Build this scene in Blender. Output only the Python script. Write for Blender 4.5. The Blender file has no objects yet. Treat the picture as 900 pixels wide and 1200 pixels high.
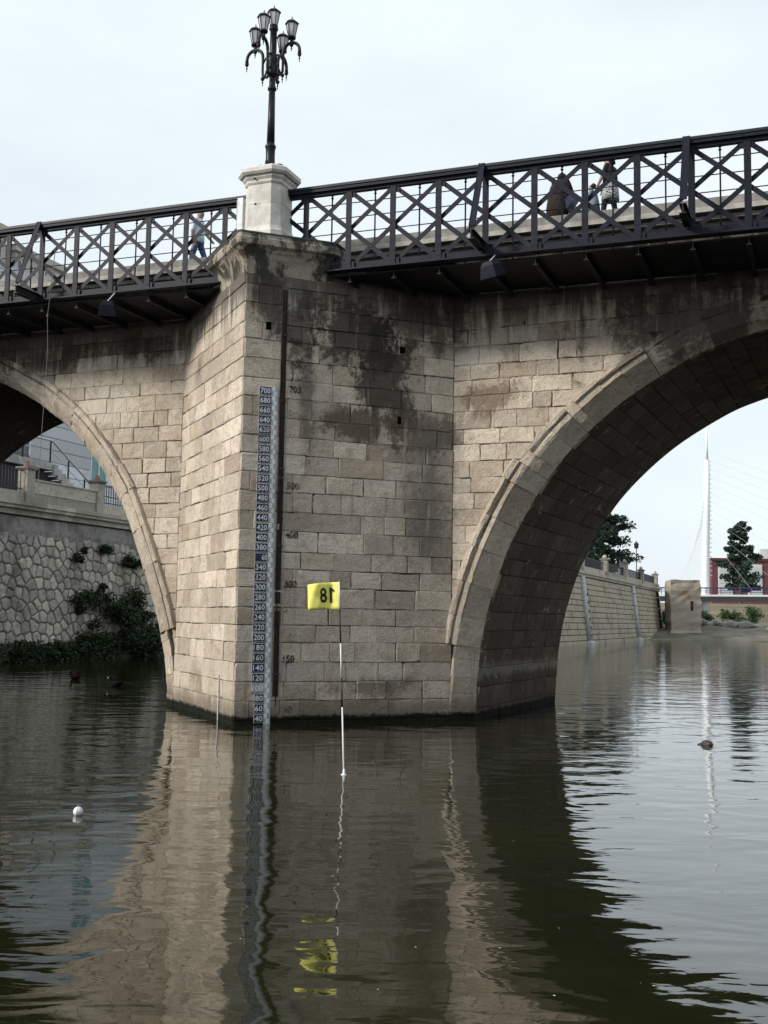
import bpy, bmesh, math, random
from math import sin, cos, pi, radians, sqrt, atan, atan2, hypot
from mathutils import Vector, Matrix
random.seed(7)
sc = bpy.context.scene
COL = sc.collection

# ------------------------------------------------------------------ camera
cam_d = bpy.data.cameras.new('camera')
cam = bpy.data.objects.new('camera', cam_d); COL.objects.link(cam)
cam_d.sensor_fit = 'VERTICAL'; cam_d.sensor_height = 36.0; cam_d.lens = 38.4
cam_d.clip_start = 0.1; cam_d.clip_end = 6000
PITCH, ROLL, EYE = atan(125/1280), 0.016, 2.15
_r0 = Vector((1, 0, 0)); _f = Vector((0, cos(PITCH), sin(PITCH))); _u0 = Vector((0, -sin(PITCH), cos(PITCH)))
_r = _r0*cos(ROLL)+_u0*sin(ROLL); _u = _u0*cos(ROLL)-_r0*sin(ROLL)
m = Matrix((( _r.x, _u.x, -_f.x, 0), (_r.y, _u.y, -_f.y, 0), (_r.z, _u.z, -_f.z, EYE), (0, 0, 0, 1)))
cam.matrix_world = m
sc.camera = cam

# ------------------------------------------------------------------ sky, sun, exposure
SUN_AZ, SUN_EL = radians(-112), radians(27)      # azimuth measured from +Y towards +X
wd = bpy.data.worlds.new('World'); sc.world = wd; wd.use_nodes = True
wn, wl = wd.node_tree.nodes, wd.node_tree.links
wn.clear()
w_out = wn.new('ShaderNodeOutputWorld'); w_bg = wn.new('ShaderNodeBackground')
sky = wn.new('ShaderNodeTexSky'); sky.sky_type = 'NISHITA'; sky.sun_disc = False
sky.sun_elevation = SUN_EL; sky.sun_rotation = SUN_AZ
sky.air_density = 1.0; sky.dust_density = 2.0
w_tc = wn.new('ShaderNodeTexCoord'); w_map = wn.new('ShaderNodeMapping'); w_map.inputs['Scale'].default_value = (1, 1, 2.6)
w_no = wn.new('ShaderNodeTexNoise'); w_no.inputs['Scale'].default_value = 2.2; w_no.inputs['Detail'].default_value = 5; w_no.inputs['Roughness'].default_value = 0.55
w_rm = wn.new('ShaderNodeMapRange'); w_rm.inputs[1].default_value = 0.3; w_rm.inputs[2].default_value = 0.62; w_rm.inputs[3].default_value = 0.80; w_rm.inputs[4].default_value = 0.99
w_mx = wn.new('ShaderNodeMix'); w_mx.data_type = 'RGBA'
wl.new(w_tc.outputs['Generated'], w_map.inputs[0]); wl.new(w_map.outputs[0], w_no.inputs['Vector']); wl.new(w_no.outputs[0], w_rm.inputs[0])
wl.new(w_rm.outputs[0], w_mx.inputs[0]); wl.new(sky.outputs[0], w_mx.inputs[6])
w_mx.inputs[7].default_value = (8.15, 8.95, 9.45, 1)         # thin bright overcast
wl.new(w_mx.outputs[2], w_bg.inputs[0]); w_bg.inputs[1].default_value = 0.1
wl.new(w_bg.outputs[0], w_out.inputs[0])

sun_d = bpy.data.lights.new('sun', 'SUN'); sun_d.energy = 3.6; sun_d.angle = radians(11); sun_d.color = (1.0, 0.94, 0.85)
sun = bpy.data.objects.new('sun', sun_d); COL.objects.link(sun)
_to_sun = Vector((sin(SUN_AZ)*cos(SUN_EL), cos(SUN_AZ)*cos(SUN_EL), sin(SUN_EL)))
sun.rotation_euler = _to_sun.to_track_quat('Z', 'Y').to_euler(); sun.location = (-60, -40, 60)
vs = sc.view_settings
vs.view_transform = 'Standard'; vs.look = 'None'; vs.exposure = 0.16; vs.gamma = 1.0; vs.use_curve_mapping = False
sc.cycles.max_bounces = 6; sc.cycles.diffuse_bounces = 3; sc.cycles.glossy_bounces = 3; sc.cycles.caustics_reflective = False; sc.cycles.caustics_refractive = False

# ------------------------------------------------------------------ frame of the bridge: u along it, v across it (away)
AL = radians(22)
OO = Vector((2.042, 24.003, 0)); UU = Vector((cos(AL), -sin(AL), 0)); VV = Vector((sin(AL), cos(AL), 0)); ZZ = Vector((0, 0, 1))
def W(u, v, z): return OO + UU*u + VV*v + ZZ*z
R = random.uniform

# ------------------------------------------------------------------ object helpers
WO = {}
def finish(o, parent, org):
    COL.objects.link(o)
    if parent is not None:
        o.parent = parent; o.location = org - WO[parent.name]
    else:
        o.location = org
    WO[o.name] = org.copy()
    return o
def tag(o, label=None, cat=None, group=None, kind=None):
    if label: o['label'] = label
    if cat: o['category'] = cat
    if group: o['group'] = group
    if kind: o['kind'] = kind
    return o
def thing(name, label, cat, loc, group=None):
    o = bpy.data.objects.new(name, None); o.empty_display_size = 0.2
    finish(o, None, Vector(loc)); return tag(o, label, cat, group)

class MB:
    def __init__(s): s.v = []; s.f = []; s.m = []
    def poly(s, pts, mi=0):
        b = len(s.v); s.v += [Vector(p) for p in pts]; s.f.append(tuple(range(b, b+len(pts)))); s.m.append(mi); return s
    def faces(s, pts, fs, mi=0):
        b = len(s.v); s.v += [Vector(p) for p in pts]
        for q in fs: s.f.append(tuple(b+i for i in q)); s.m.append(mi)
        return s
    def box(s, o, a, b, c, mi=0):
        o, a, b, c = Vector(o), Vector(a), Vector(b), Vector(c)
        p = [o, o+a, o+a+b, o+b, o+c, o+a+c, o+a+b+c, o+b+c]
        return s.faces(p, [(0,3,2,1), (4,5,6,7), (0,1,5,4), (1,2,6,5), (2,3,7,6), (3,0,4,7)], mi)
    def ubox(s, u0, u1, v0, v1, z0, z1, mi=0):
        return s.box(W(u0, v0, z0), UU*(u1-u0), VV*(v1-v0), ZZ*(z1-z0), mi)
    def wbox(s, x0, x1, y0, y1, z0, z1, mi=0):
        return s.box((x0, y0, z0), (x1-x0, 0, 0), (0, y1-y0, 0), (0, 0, z1-z0), mi)
    def bar(s, p, q, w, h, side=None, mi=0):
        p, q = Vector(p), Vector(q); d = (q-p)
        a = side if side is not None else Vector((0, 0, 1)).cross(d)
        a = a - d*(a.dot(d)/d.length_squared)
        if a.length < 1e-6: a = Vector((1, 0, 0))
        a = a.normalized(); b = d.cross(a).normalized()
        return s.box(p - a*w/2 - b*h/2, a*w, b*h, d, mi)
    def tube(s, pts, rad, n=8, caps=True, mi=0):
        pts = [Vector(p) for p in pts]; k = len(pts)
        rad = rad if isinstance(rad, (list, tuple)) else [rad]*k
        t0 = (pts[1]-pts[0]).normalized()
        a = t0.orthogonal().normalized(); base = len(s.v)
        for i in range(k):
            t = (pts[min(i+1, k-1)]-pts[max(i-1, 0)]).normalized()
            a = (a - t*a.dot(t)); a = a.normalized() if a.length > 1e-6 else t.orthogonal().normalized()
            b = t.cross(a)
            for j in range(n):
                th = 2*pi*j/n; s.v.append(pts[i]+(a*cos(th)+b*sin(th))*rad[i])
        for i in range(k-1):
            for j in range(n):
                s.f.append((base+i*n+j, base+i*n+(j+1) % n, base+(i+1)*n+(j+1) % n, base+(i+1)*n+j)); s.m.append(mi)
        if caps:
            s.f.append(tuple(base+j for j in reversed(range(n)))); s.m.append(mi)
            s.f.append(tuple(base+(k-1)*n+j for j in range(n))); s.m.append(mi)
        return s
    def lathe(s, c, prof, n=12, rot=0, ex=None, ey=None, ez=None, mi=0):
        c = Vector(c); ex = ex or Vector((1,0,0)); ey = ey or Vector((0,1,0)); ez = ez or Vector((0,0,1))
        base = len(s.v); k = len(prof)
        for r, z in prof:
            for j in range(n):
                th = rot+2*pi*j/n; s.v.append(c+(ex*cos(th)+ey*sin(th))*r+ez*z)
        for i in range(k-1):
            for j in range(n):
                s.f.append((base+i*n+j, base+i*n+(j+1) % n, base+(i+1)*n+(j+1) % n, base+(i+1)*n+j)); s.m.append(mi)
        s.f.append(tuple(base+j for j in reversed(range(n)))); s.m.append(mi)
        s.f.append(tuple(base+(k-1)*n+j for j in range(n))); s.m.append(mi)
        return s
    def loft(s, rings, caps=True, mi=0):
        n = len(rings[0]); base = len(s.v)
        for rg in rings: s.v += [Vector(p) for p in rg]
        for i in range(len(rings)-1):
            for j in range(n):
                s.f.append((base+i*n+j, base+i*n+(j+1) % n, base+(i+1)*n+(j+1) % n, base+(i+1)*n+j)); s.m.append(mi)
        if caps:
            s.f.append(tuple(base+j for j in reversed(range(n)))); s.m.append(mi)
            s.f.append(tuple(base+(len(rings)-1)*n+j for j in range(n))); s.m.append(mi)
        return s
    def build(s, name, mat, parent=None, smooth=False, org=None, bevel=0):
        xs = [p.x for p in s.v]; ys = [p.y for p in s.v]; zs = [p.z for p in s.v]
        if org is None: org = Vector(((min(xs)+max(xs))/2, (min(ys)+max(ys))/2, min(zs)))
        me = bpy.data.meshes.new(name)
        me.from_pydata([tuple(p-org) for p in s.v], [], s.f)
        mats = mat if isinstance(mat, (list, tuple)) else [mat]
        for q in mats: me.materials.append(q)
        if len(mats) > 1: me.polygons.foreach_set('material_index', s.m)
        if smooth: me.polygons.foreach_set('use_smooth', [True]*len(me.polygons))
        if bevel:
            bm = bmesh.new(); bm.from_mesh(me)
            bmesh.ops.bevel(bm, geom=bm.edges[:], offset=bevel, segments=1, affect='EDGES'); bm.to_mesh(me); bm.free()
        me.update()
        return finish(bpy.data.objects.new(name, me), parent, org)

def clone(o, parent, shift):
    c = o.copy(); COL.objects.link(c)
    org = WO[o.name]+shift; WO[c.name] = org
    c.parent = parent; c.location = org - (WO[parent.name] if parent else Vector())
    return c

# ------------------------------------------------------------------ materials
class NT:
    def __init__(s, name):
        s.mat = bpy.data.materials.new(name); s.mat.use_nodes = True
        s.t = s.mat.node_tree; s.n = s.t.nodes; s.l = s.t.links; s.b = s.n['Principled BSDF']
        s.b.inputs['Specular IOR Level'].default_value = 0.3
    def new(s, k, **kw):
        x = s.n.new(k)
        for a, v in kw.items(): setattr(x, a, v)
        return x
    def set(s, sock, v):
        if hasattr(v, 'links') or hasattr(v, 'is_linked'): s.l.new(v, sock)
        else: sock.default_value = v
    def pos(s): return s.new('ShaderNodeNewGeometry').outputs['Position']
    def scl(s, vec, sc_):
        m_ = s.new('ShaderNodeMapping'); s.l.new(vec, m_.inputs[0]); m_.inputs['Scale'].default_value = sc_; return m_.outputs[0]
    def noise(s, vec, scale, detail=4, rough=0.55, dist=0.0):
        q = s.new('ShaderNodeTexNoise'); s.l.new(vec, q.inputs['Vector'])
        q.inputs['Scale'].default_value = scale; q.inputs['Detail'].default_value = detail; q.inputs['Roughness'].default_value = rough; q.inputs['Distortion'].default_value = dist
        return q.outputs[0]
    def ramp(s, f, a, b, lo=0.0, hi=1.0, smooth=True):
        q = s.new('ShaderNodeMapRange'); q.interpolation_type = 'SMOOTHSTEP' if smooth else 'LINEAR'
        s.set(q.inputs[0], f); q.inputs[1].default_value = a; q.inputs[2].default_value = b; q.inputs[3].default_value = lo; q.inputs[4].default_value = hi
        return q.outputs[0]
    def mix(s, f, a, b, mode='MIX'):
        q = s.new('ShaderNodeMix'); q.data_type = 'RGBA'; q.blend_type = mode
        s.set(q.inputs[0], f); s.set(q.inputs[6], a); s.set(q.inputs[7], b); return q.outputs[2]
    def math(s, op, a, b=0.0, clamp=False):
        q = s.new('ShaderNodeMath'); q.operation = op; q.use_clamp = clamp; s.set(q.inputs[0], a); s.set(q.inputs[1], b); return q.outputs[0]
    def rand(s): return s.new('ShaderNodeObjectInfo').outputs['Random']
    def bump(s, h, strength=0.5, dist=0.02, nrm=None):
        q = s.new('ShaderNodeBump'); q.inputs['Strength'].default_value = strength; q.inputs['Distance'].default_value = dist
        s.l.new(h, q.inputs['Height'])
        if nrm: s.l.new(nrm, q.inputs['Normal'])
        s.l.new(q.outputs[0], s.b.inputs['Normal']); return q.outputs[0]
    def col(s, c): s.set(s.b.inputs['Base Color'], c)
    def rough(s, r): s.set(s.b.inputs['Roughness'], r)
def c4(r, g, b): return (r, g, b, 1.0)

def simple(name, c, rough=0.6, var=0.25, scale=6.0, metal=0.0, bump=0.0, bscale=30, objvar=0.0, second=None, spec=0.3):
    t = NT(name); p = t.pos()
    n1 = t.noise(p, scale, 5, 0.6)
    dark = c4(*[x*(1-var) for x in c]); lite = c4(*[min(1, x*(1+var)) for x in c])
    k = t.mix(t.ramp(n1, 0.3, 0.7), dark, lite)
    if second:
        k = t.mix(t.ramp(t.noise(p, scale*0.45, 6, 0.65), 0.52, 0.66), k, c4(*second))
    if objvar:
        k = t.mix(1.0, k, t.mix(t.rand(), c4(1-objvar, 1-objvar, 1-objvar), c4(1+objvar, 1+objvar, 1+objvar)), 'MULTIPLY')
    t.col(k); t.rough(rough); t.b.inputs['Metallic'].default_value = metal; t.b.inputs['Specular IOR Level'].default_value = spec
    if bump: t.bump(t.noise(p, bscale, 5, 0.6), 0.6, bump)
    return t.mat

def stone_mat(name, base, tint, stains=True, dark=1.0, joint=False, mould=False):
    t = NT(name); p = t.pos(); rnd = t.rand()
    sep = t.new('ShaderNodeSeparateXYZ'); t.l.new(p, sep.inputs[0]); X, Z = sep.outputs[0], sep.outputs[2]
    wn_ = t.new('ShaderNodeTexWhiteNoise'); wn_.noise_dimensions = '1D'; t.l.new(rnd, wn_.inputs['W'])
    k = t.mix(rnd, c4(*base), c4(*tint))
    k = t.mix(1.0, k, t.mix(wn_.outputs[0], c4(.66*dark, .645*dark, .63*dark), c4(1.17*dark, 1.16*dark, 1.14*dark)), 'MULTIPLY')
    k = t.mix(t.ramp(rnd, .80, .86, 0, .45), k, c4(base[0]*.62, base[1]*.52, base[2]*.42))
    k = t.mix(t.ramp(rnd, .12, .08, 0, .4), k, c4(min(1, base[0]*1.2), min(1, base[1]*1.22), min(1, base[2]*1.26)))
    big = t.noise(p, 0.55, 5, 0.6)
    k = t.mix(t.ramp(big, 0.38, 0.7, 0, 0.45), k, c4(base[0]*.62, base[1]*.6, base[2]*.58))
    med = t.noise(p, 3.2, 6, 0.68, 0.3)
    k = t.mix(t.ramp(med, 0.46, 0.74, 0, 0.6), k, c4(base[0]*.52, base[1]*.46, base[2]*.40))
    k = t.mix(t.ramp(med, 0.44, 0.26, 0, 0.4), k, c4(min(1, base[0]*1.35), min(1, base[1]*1.34), min(1, base[2]*1.32)))
    mid2 = t.noise(p, 9, 5, 0.7, 0.6)
    k = t.mix(t.ramp(mid2, 0.5, 0.72, 0, 0.55), k, c4(base[0]*.5, base[1]*.46, base[2]*.42))
    k = t.mix(t.ramp(mid2, 0.42, 0.25, 0, 0.35), k, c4(min(1, base[0]*1.3), min(1, base[1]*1.3), min(1, base[2]*1.28)))
    fine = t.noise(p, 30, 5, 0.7)
    k = t.mix(1.0, k, t.mix(t.ramp(fine, 0.3, 0.72), c4(.84, .83, .82), c4(1.12, 1.12, 1.12)), 'MULTIPLY')
    lime = t.noise(p, 1.9, 8, 0.72, 0.9)
    k = t.mix(t.ramp(lime, .60, .645, 0, .55), k, c4(.60, .55, .48))
    pits = t.noise(p, 17, 4, 0.75, 0.8)
    k = t.mix(t.ramp(pits, .63, .70, 0, .75), k, c4(base[0]*.26, base[1]*.23, base[2]*.2))
    if joint: k = t.mix(t.ramp(t.noise(p, 1.3, 5, .7), .45, .55), k, c4(.035, .030, .025))
    if mould:
        mo = t.noise(t.scl(p, (1, 1, .6)), 2.2, 7, .7, .5)
        k = t.mix(t.ramp(mo, .44, .56, 0, .9), k, c4(.03, .028, .024))
    if stains:
        warp = t.noise(t.scl(p, (1, 1, .55)), 1.5, 6, 0.68, 0.4)
        wb = t.math('ADD', t.math('MULTIPLY', t.math('SUBTRACT', warp, 0.5), 2.2), t.math('MULTIPLY', t.math('SUBTRACT', mid2, 0.5), 1.5))
        wb = t.math('ADD', wb, t.math('MULTIPLY', t.math('SUBTRACT', wn_.outputs[0], 0.5), 0.3))
        streak = t.noise(t.scl(p, (5.5, 5.5, .35)), 1.0, 5, 0.65)
        def spot(cx, cz, rx, rz, colour, amt, soft=0.55):
            nonlocal k
            dx = t.math('DIVIDE', t.math('SUBTRACT', X, cx), rx); dz = t.math('DIVIDE', t.math('SUBTRACT', Z, cz), rz)
            d = t.math('SQRT', t.math('ADD', t.math('MULTIPLY', dx, dx), t.math('MULTIPLY', dz, dz)))
            d = t.math('ADD', d, wb)
            k = t.mix(t.ramp(d, 1.0, 1.0-soft, 0, amt), k, c4(*colour))
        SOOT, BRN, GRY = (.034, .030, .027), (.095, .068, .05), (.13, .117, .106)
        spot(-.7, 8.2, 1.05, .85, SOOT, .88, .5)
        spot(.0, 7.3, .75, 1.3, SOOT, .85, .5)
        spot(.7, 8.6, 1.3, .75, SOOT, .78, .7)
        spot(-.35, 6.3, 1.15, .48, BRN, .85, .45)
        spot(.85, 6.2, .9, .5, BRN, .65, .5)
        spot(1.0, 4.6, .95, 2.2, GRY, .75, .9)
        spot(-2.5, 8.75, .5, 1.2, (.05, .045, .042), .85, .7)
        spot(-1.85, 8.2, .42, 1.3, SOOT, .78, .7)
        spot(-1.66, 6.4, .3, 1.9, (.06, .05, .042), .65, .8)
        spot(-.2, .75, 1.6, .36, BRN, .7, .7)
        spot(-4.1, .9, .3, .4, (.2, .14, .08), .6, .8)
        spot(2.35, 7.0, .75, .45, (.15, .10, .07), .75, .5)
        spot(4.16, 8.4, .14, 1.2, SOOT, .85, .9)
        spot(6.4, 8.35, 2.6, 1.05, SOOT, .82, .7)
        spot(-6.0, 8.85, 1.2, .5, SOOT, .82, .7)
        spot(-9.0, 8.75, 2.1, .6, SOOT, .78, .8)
        spot(-7.0, 7.4, .95, .5, (.62, .56, .47), .68, .4)
        spot(-1.98, 9.05, .2, .5, (.5, .46, .41), .75, .4)
        spot(-3.2, 9.0, .35, 1.0, (.62, .57, .5), .5, .6)
        spot(2.05, 7.85, .55, .25, (.6, .56, .5), .6, .4)
        # soot, damp and painted-in deck shade along the wall tops, with runs below
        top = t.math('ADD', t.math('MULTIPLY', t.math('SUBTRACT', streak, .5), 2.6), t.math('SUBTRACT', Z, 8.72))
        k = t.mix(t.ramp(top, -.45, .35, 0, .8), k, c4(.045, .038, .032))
        # broad run marks
        k = t.mix(t.ramp(streak, .58, .74, 0, .5), k, c4(base[0]*.34, base[1]*.31, base[2]*.29))
        k = t.mix(t.ramp(streak, .4, .26, 0, .3), k, c4(min(1, base[0]*1.3), min(1, base[1]*1.3), min(1, base[2]*1.28)))
        # salt tide line and algae at the water
        tide = t.math('ADD', Z, t.math('MULTIPLY', t.math('SUBTRACT', t.noise(t.scl(p, (1, 1, .3)), 2.6, 5, .65), .5), .5))
        salt = t.math('MULTIPLY', t.ramp(tide, .82, 1.0), t.ramp(tide, 1.28, 1.05))
        k = t.mix(t.math('MULTIPLY', salt, .4), k, c4(.5, .46, .41))
        damp = t.ramp(tide, .66, .22, 0, .68)
        k = t.mix(damp, k, c4(.10, .08, .058))
        alg = t.math('ADD', Z, t.math('MULTIPLY', t.math('SUBTRACT', t.noise(p, 5, 6, .75), .5), .26))
        k = t.mix(t.ramp(alg, .20, .12), k, c4(.010, .011, .007))
    t.col(k); t.rough(0.9); t.b.inputs['Specular IOR Level'].default_value = 0.18
    vor = t.new('ShaderNodeTexVoronoi'); t.l.new(p, vor.inputs['Vector']); vor.inputs['Scale'].default_value = 14
    pit = t.ramp(vor.outputs['Distance'], .0, .28)
    h = t.math('ADD', t.math('MULTIPLY', fine, .5), t.math('ADD', t.math('MULTIPLY', med, 1.3), t.math('MULTIPLY', pit, .22)))
    t.bump(h, 0.9, 0.06)
    return t.mat

M = {}
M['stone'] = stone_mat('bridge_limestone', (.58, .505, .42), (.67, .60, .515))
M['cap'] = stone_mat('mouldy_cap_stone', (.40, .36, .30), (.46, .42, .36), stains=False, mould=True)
M['soffit'] = stone_mat('shaded_soffit_stone', (.14, .122, .10), (.18, .158, .13))  # bridge stone darkened, the shade under the arches put into its colour
M['mortar'] = stone_mat('lime_mortar', (.44, .39, .32), (.48, .425, .355), dark=.95, joint=True)
M['steel'] = simple('blue_grey_paint', (.0035, .005, .013), .55, .35, 5, bump=.004, bscale=40, second=(.007, .010, .022), spec=.2)
M['steel_dark'] = simple('dark_steel', (.011, .011, .013), .6, .35, 5)
M['steel_green'] = simple('weathered_green_steel', (.010, .014, .017), .5, .4, 4)
M['iron_black'] = simple('cast_iron', (.008, .008, .011), .45, .3, 8, spec=.25)
M['white_stone'] = simple('pale_marble', (.55, .525, .485), .7, .16, 4, bump=.008, bscale=18, second=(.46, .43, .39))
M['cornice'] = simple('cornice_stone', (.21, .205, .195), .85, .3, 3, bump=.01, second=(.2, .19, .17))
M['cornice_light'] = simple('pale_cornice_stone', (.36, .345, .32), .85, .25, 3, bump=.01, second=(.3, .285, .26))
M['asphalt'] = simple('asphalt', (.05, .05, .05), .9, .2, 20)
M['glass_milk'] = simple('frosted_lantern_glass', (.42, .41, .45), .35, .12, 3, spec=.5)
M['rust'] = simple('rusted_iron', (.035, .022, .018), .8, .5, 9, bump=.01, second=(.06, .03, .02))
M['white'] = simple('white_enamel', (.62, .64, .66), .4, .12, 6, second=(.45, .45, .44))
M['grey'] = simple('grey_board', (.33, .35, .36), .6, .2, 6)
M['navy'] = simple('navy_enamel', (.016, .018, .062), .35, .2, 8)
M['void'] = simple('hole_darkness', (.003, .003, .003), 1.0, .2, 8, spec=0.0)
M['black'] = simple('black_paint', (.012, .012, .012), .5, .2, 8)
# ------------------------------------------------------------------ arch curves
class Curve:
    def __init__(s, pts, n=14):
        P = [(2*pts[0][0]-pts[1][0], 2*pts[0][1]-pts[1][1])]+list(pts)+[(2*pts[-1][0]-pts[-2][0], 2*pts[-1][1]-pts[-2][1])]
        d = []
        for i in range(1, len(P)-2):
            for k in range(n):
                t = k/n; q = []
                for c in (0, 1):
                    a, b, e, g = P[i-1][c], P[i][c], P[i+1][c], P[i+2][c]
                    q.append(.5*((2*b)+(-a+e)*t+(2*a-5*b+4*e-g)*t*t+(-a+3*b-3*e+g)*t**3))
                d.append(tuple(q))
        d.append(tuple(pts[-1])); s.d = d; s.s = [0]
        for i in range(1, len(d)): s.s.append(s.s[-1]+hypot(d[i][0]-d[i-1][0], d[i][1]-d[i-1][1]))
        s.L = s.s[-1]
    def at(s, x):
        x = min(max(x, 0), s.L-1e-6); lo, hi = 0, len(s.s)-1
        while hi-lo > 1:
            mid = (lo+hi)//2
            if s.s[mid] <= x: lo = mid
            else: hi = mid
        t = (x-s.s[lo])/(s.s[hi]-s.s[lo]); a, b = s.d[lo], s.d[hi]
        p = (a[0]+(b[0]-a[0])*t, a[1]+(b[1]-a[1])*t)
        l0, h0 = max(lo-3, 0), min(hi+3, len(s.d)-1)
        tx, tz = s.d[h0][0]-s.d[l0][0], s.d[h0][1]-s.d[l0][1]; L = hypot(tx, tz)
        return p, (tx/L, tz/L), (-tz/L, tx/L)
    def off(s, x, o):
        p, t, n = s.at(x); return (p[0]+n[0]*o, p[1]+n[1]*o)
def full(pts, half):        # add the mirrored second half of the arch
    return pts+[(2*half-a, b) for a, b in reversed(pts[:-1])]
RH, LH = 8.0, 7.5
CR = Curve(full([(0, -.6), (0, 0), (.04, .8), (.12, 1.55), (.34, 2.6), (.82, 3.88), (1.72, 5.38), (3.02, 6.66), (4.42, 7.55), (5.31, 7.92), (6.14, 8.13), (7.1, 8.28), (8.0, 8.32)], RH))
CL = Curve(full([(0, -.6), (0, 0), (.06, .7), (.17, 1.34), (.4, 2.17), (.71, 3.01), (1.05, 3.86), (1.66, 5.12), (2.74, 6.50), (3.88, 7.42), (4.75, 7.93), (5.63, 8.34), (6.6, 8.62), (7.5, 8.7)], LH))
mR = lambda u: u
mL = lambda u: -7.82-u
SLOPE = -0.014
ZB = lambda u: 9.40+SLOPE*u       # underside of the steel walkway
VS = -0.40                        # plane of the spandrel walls
NOSE = (-3.89, -3.70)

# ------------------------------------------------------------------ block masonry
def clip(poly, n, c):             # keep n.p >= c
    out = []
    for i in range(len(poly)):
        a, b = poly[i], poly[(i+1) % len(poly)]
        da, db = n[0]*a[0]+n[1]*a[1]-c, n[0]*b[0]+n[1]*b[1]-c
        if da >= 0: out.append(a)
        if (da >= 0) != (db >= 0):
            t = da/(da-db); out.append((a[0]+(b[0]-a[0])*t, a[1]+(b[1]-a[1])*t))
    return out
def area(p): return .5*abs(sum(p[i][0]*p[(i+1) % len(p)][1]-p[(i+1) % len(p)][0]*p[i][1] for i in range(len(p))))
def perimeter(poly, step, jit):
    out = []
    for i in range(len(poly)):
        a, b = poly[i], poly[(i+1) % len(poly)]; L = hypot(b[0]-a[0], b[1]-a[1])
        if L < .02: continue
        k = 2 if L > step else 1
        for j in range(k):
            t = j/k; q = (a[0]+(b[0]-a[0])*t, a[1]+(b[1]-a[1])*t)
            out.append((q[0]+R(-jit, jit), q[1]+R(-jit, jit)))
    return out
def block(poly, MAP, name, mat, parent, depth=.07, ch=.012, off=0.0, jit=.004, step=.3, dome=0.0):
    P = perimeter(poly, step, jit)
    if len(P) < 3: return None
    cx = sum(p[0] for p in P)/len(P); cy = sum(p[1] for p in P)/len(P)
    def inset(c):
        o = []
        for p in P:
            dx, dy = cx-p[0], cy-p[1]; L = hypot(dx, dy) or 1
            c2 = min(c*1.35, L*.6); o.append((p[0]+dx/L*c2, p[1]+dy/L*c2))
        return o
    rings = [[MAP(a, b, -depth) for a, b in P], [MAP(a, b, off-ch*1.1) for a, b in P], [MAP(a, b, off+R(-.003, .003)) for a, b in inset(ch)]]
    if dome: rings.append([MAP(a, b, off+dome) for a, b in inset(ch+.09)])
    mb = MB(); n = len(P); mb.v = [p for r in rings for p in r]
    for i in range(len(rings)-1):
        for j in range(n): mb.f.append((i*n+j, i*n+(j+1) % n, (i+1)*n+(j+1) % n, (i+1)*n+j))
    mb.f.append(tuple((len(rings)-1)*n+j for j in range(n))); mb.m = [0]*len(mb.f)
    return mb.build(name, mat, parent, smooth=False)
def courses(z0, z1, h=.388, seed=1):
    rg = random.Random(seed); out = [z0]; 
    while out[-1] < z1-.2: out.append(out[-1]+h*rg.uniform(.9, 1.1))
    out[-1] = z1; return out
def lay(parent, name, MAP, zs, s0, s1, mat, wid=(.5, 1.15), clipper=None, keep=None, seed=1, holes=()):
    rg = random.Random(seed); cnt = 0
    for i in range(len(zs)-1):
        za, zb = zs[i], zs[i+1]; x = s0; first = True
        while x < s1-.01:
            w = rg.uniform(*wid) * (R(.4, .8) if first and i % 2 else 1); first = False
            x2 = x+w
            if s1-x2 < .3: x2 = s1
            g = [R(.0005, .002) if rg.random() < .6 else R(.004, .012) for _ in range(4)]
            xa, xb, zc, zd = x+g[0], x2-g[1], za+g[2], zb-g[3]
            poly = [(xa, zc), (xb, zc), (xb, zd), (xa, zd)]
            if clipper: poly = clipper(poly)
            q = rg.random(); off = R(-.003, .008)
            if q < .05: off = -R(.002, .005)
            elif q > .95: off = R(.012, .022)
            if len(poly) >= 4 and rg.random() < .45:          # a chipped corner
                c_ = poly[rg.randrange(len(poly))]; mx_, my_ = (xa+xb)/2, (zc+zd)/2; dx_, dy_ = mx_-c_[0], my_-c_[1]
                sx_ = (1 if dx_ > 0 else -1)*rg.uniform(.5, 1.5); sy_ = (1 if dy_ > 0 else -1); L_ = hypot(sx_, sy_)
                poly = clip(poly, (sx_/L_, sy_/L_), (sx_*c_[0]+sy_*c_[1])/L_+rg.uniform(.010, .034))
            polys = [poly]
            for hs, hz, hw, hh in holes:         # stone cut round a hole
                h0, h1, k0, k1 = hs-hw/2, hs+hw/2, hz-hh/2, hz+hh/2
                if h0 < xb and h1 > xa and k0 < zd and k1 > zc:
                    k0, k1 = max(k0, zc), min(k1, zd)
                    polys = [[(xa, zc), (h0, zc), (h0, zd), (xa, zd)], [(h1, zc), (xb, zc), (xb, zd), (h1, zd)]]
                    if k0 > zc+.01: polys.append([(h0, zc), (h1, zc), (h1, k0), (h0, k0)])
                    if k1 < zd-.01: polys.append([(h0, k1), (h1, k1), (h1, zd), (h0, zd)])
            for poly in polys:
                if len(poly) >= 3 and area(poly) > .004:
                    block(poly, MAP, name, mat, parent, ch=R(.006, .022) if len(polys) == 1 else .003, off=off, jit=R(.001, .010) if len(polys) == 1 else 0.0); cnt += 1
            x = x2
    return cnt

# ------------------------------------------------------------------ the stone bridge
bridge = thing('stone_bridge', 'old limestone arch bridge with a pointed cutwater pier standing in the river', 'bridge', W(-3.9, 0, 0))
ZS = courses(-.30, 9.30, .388, 3)

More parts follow.
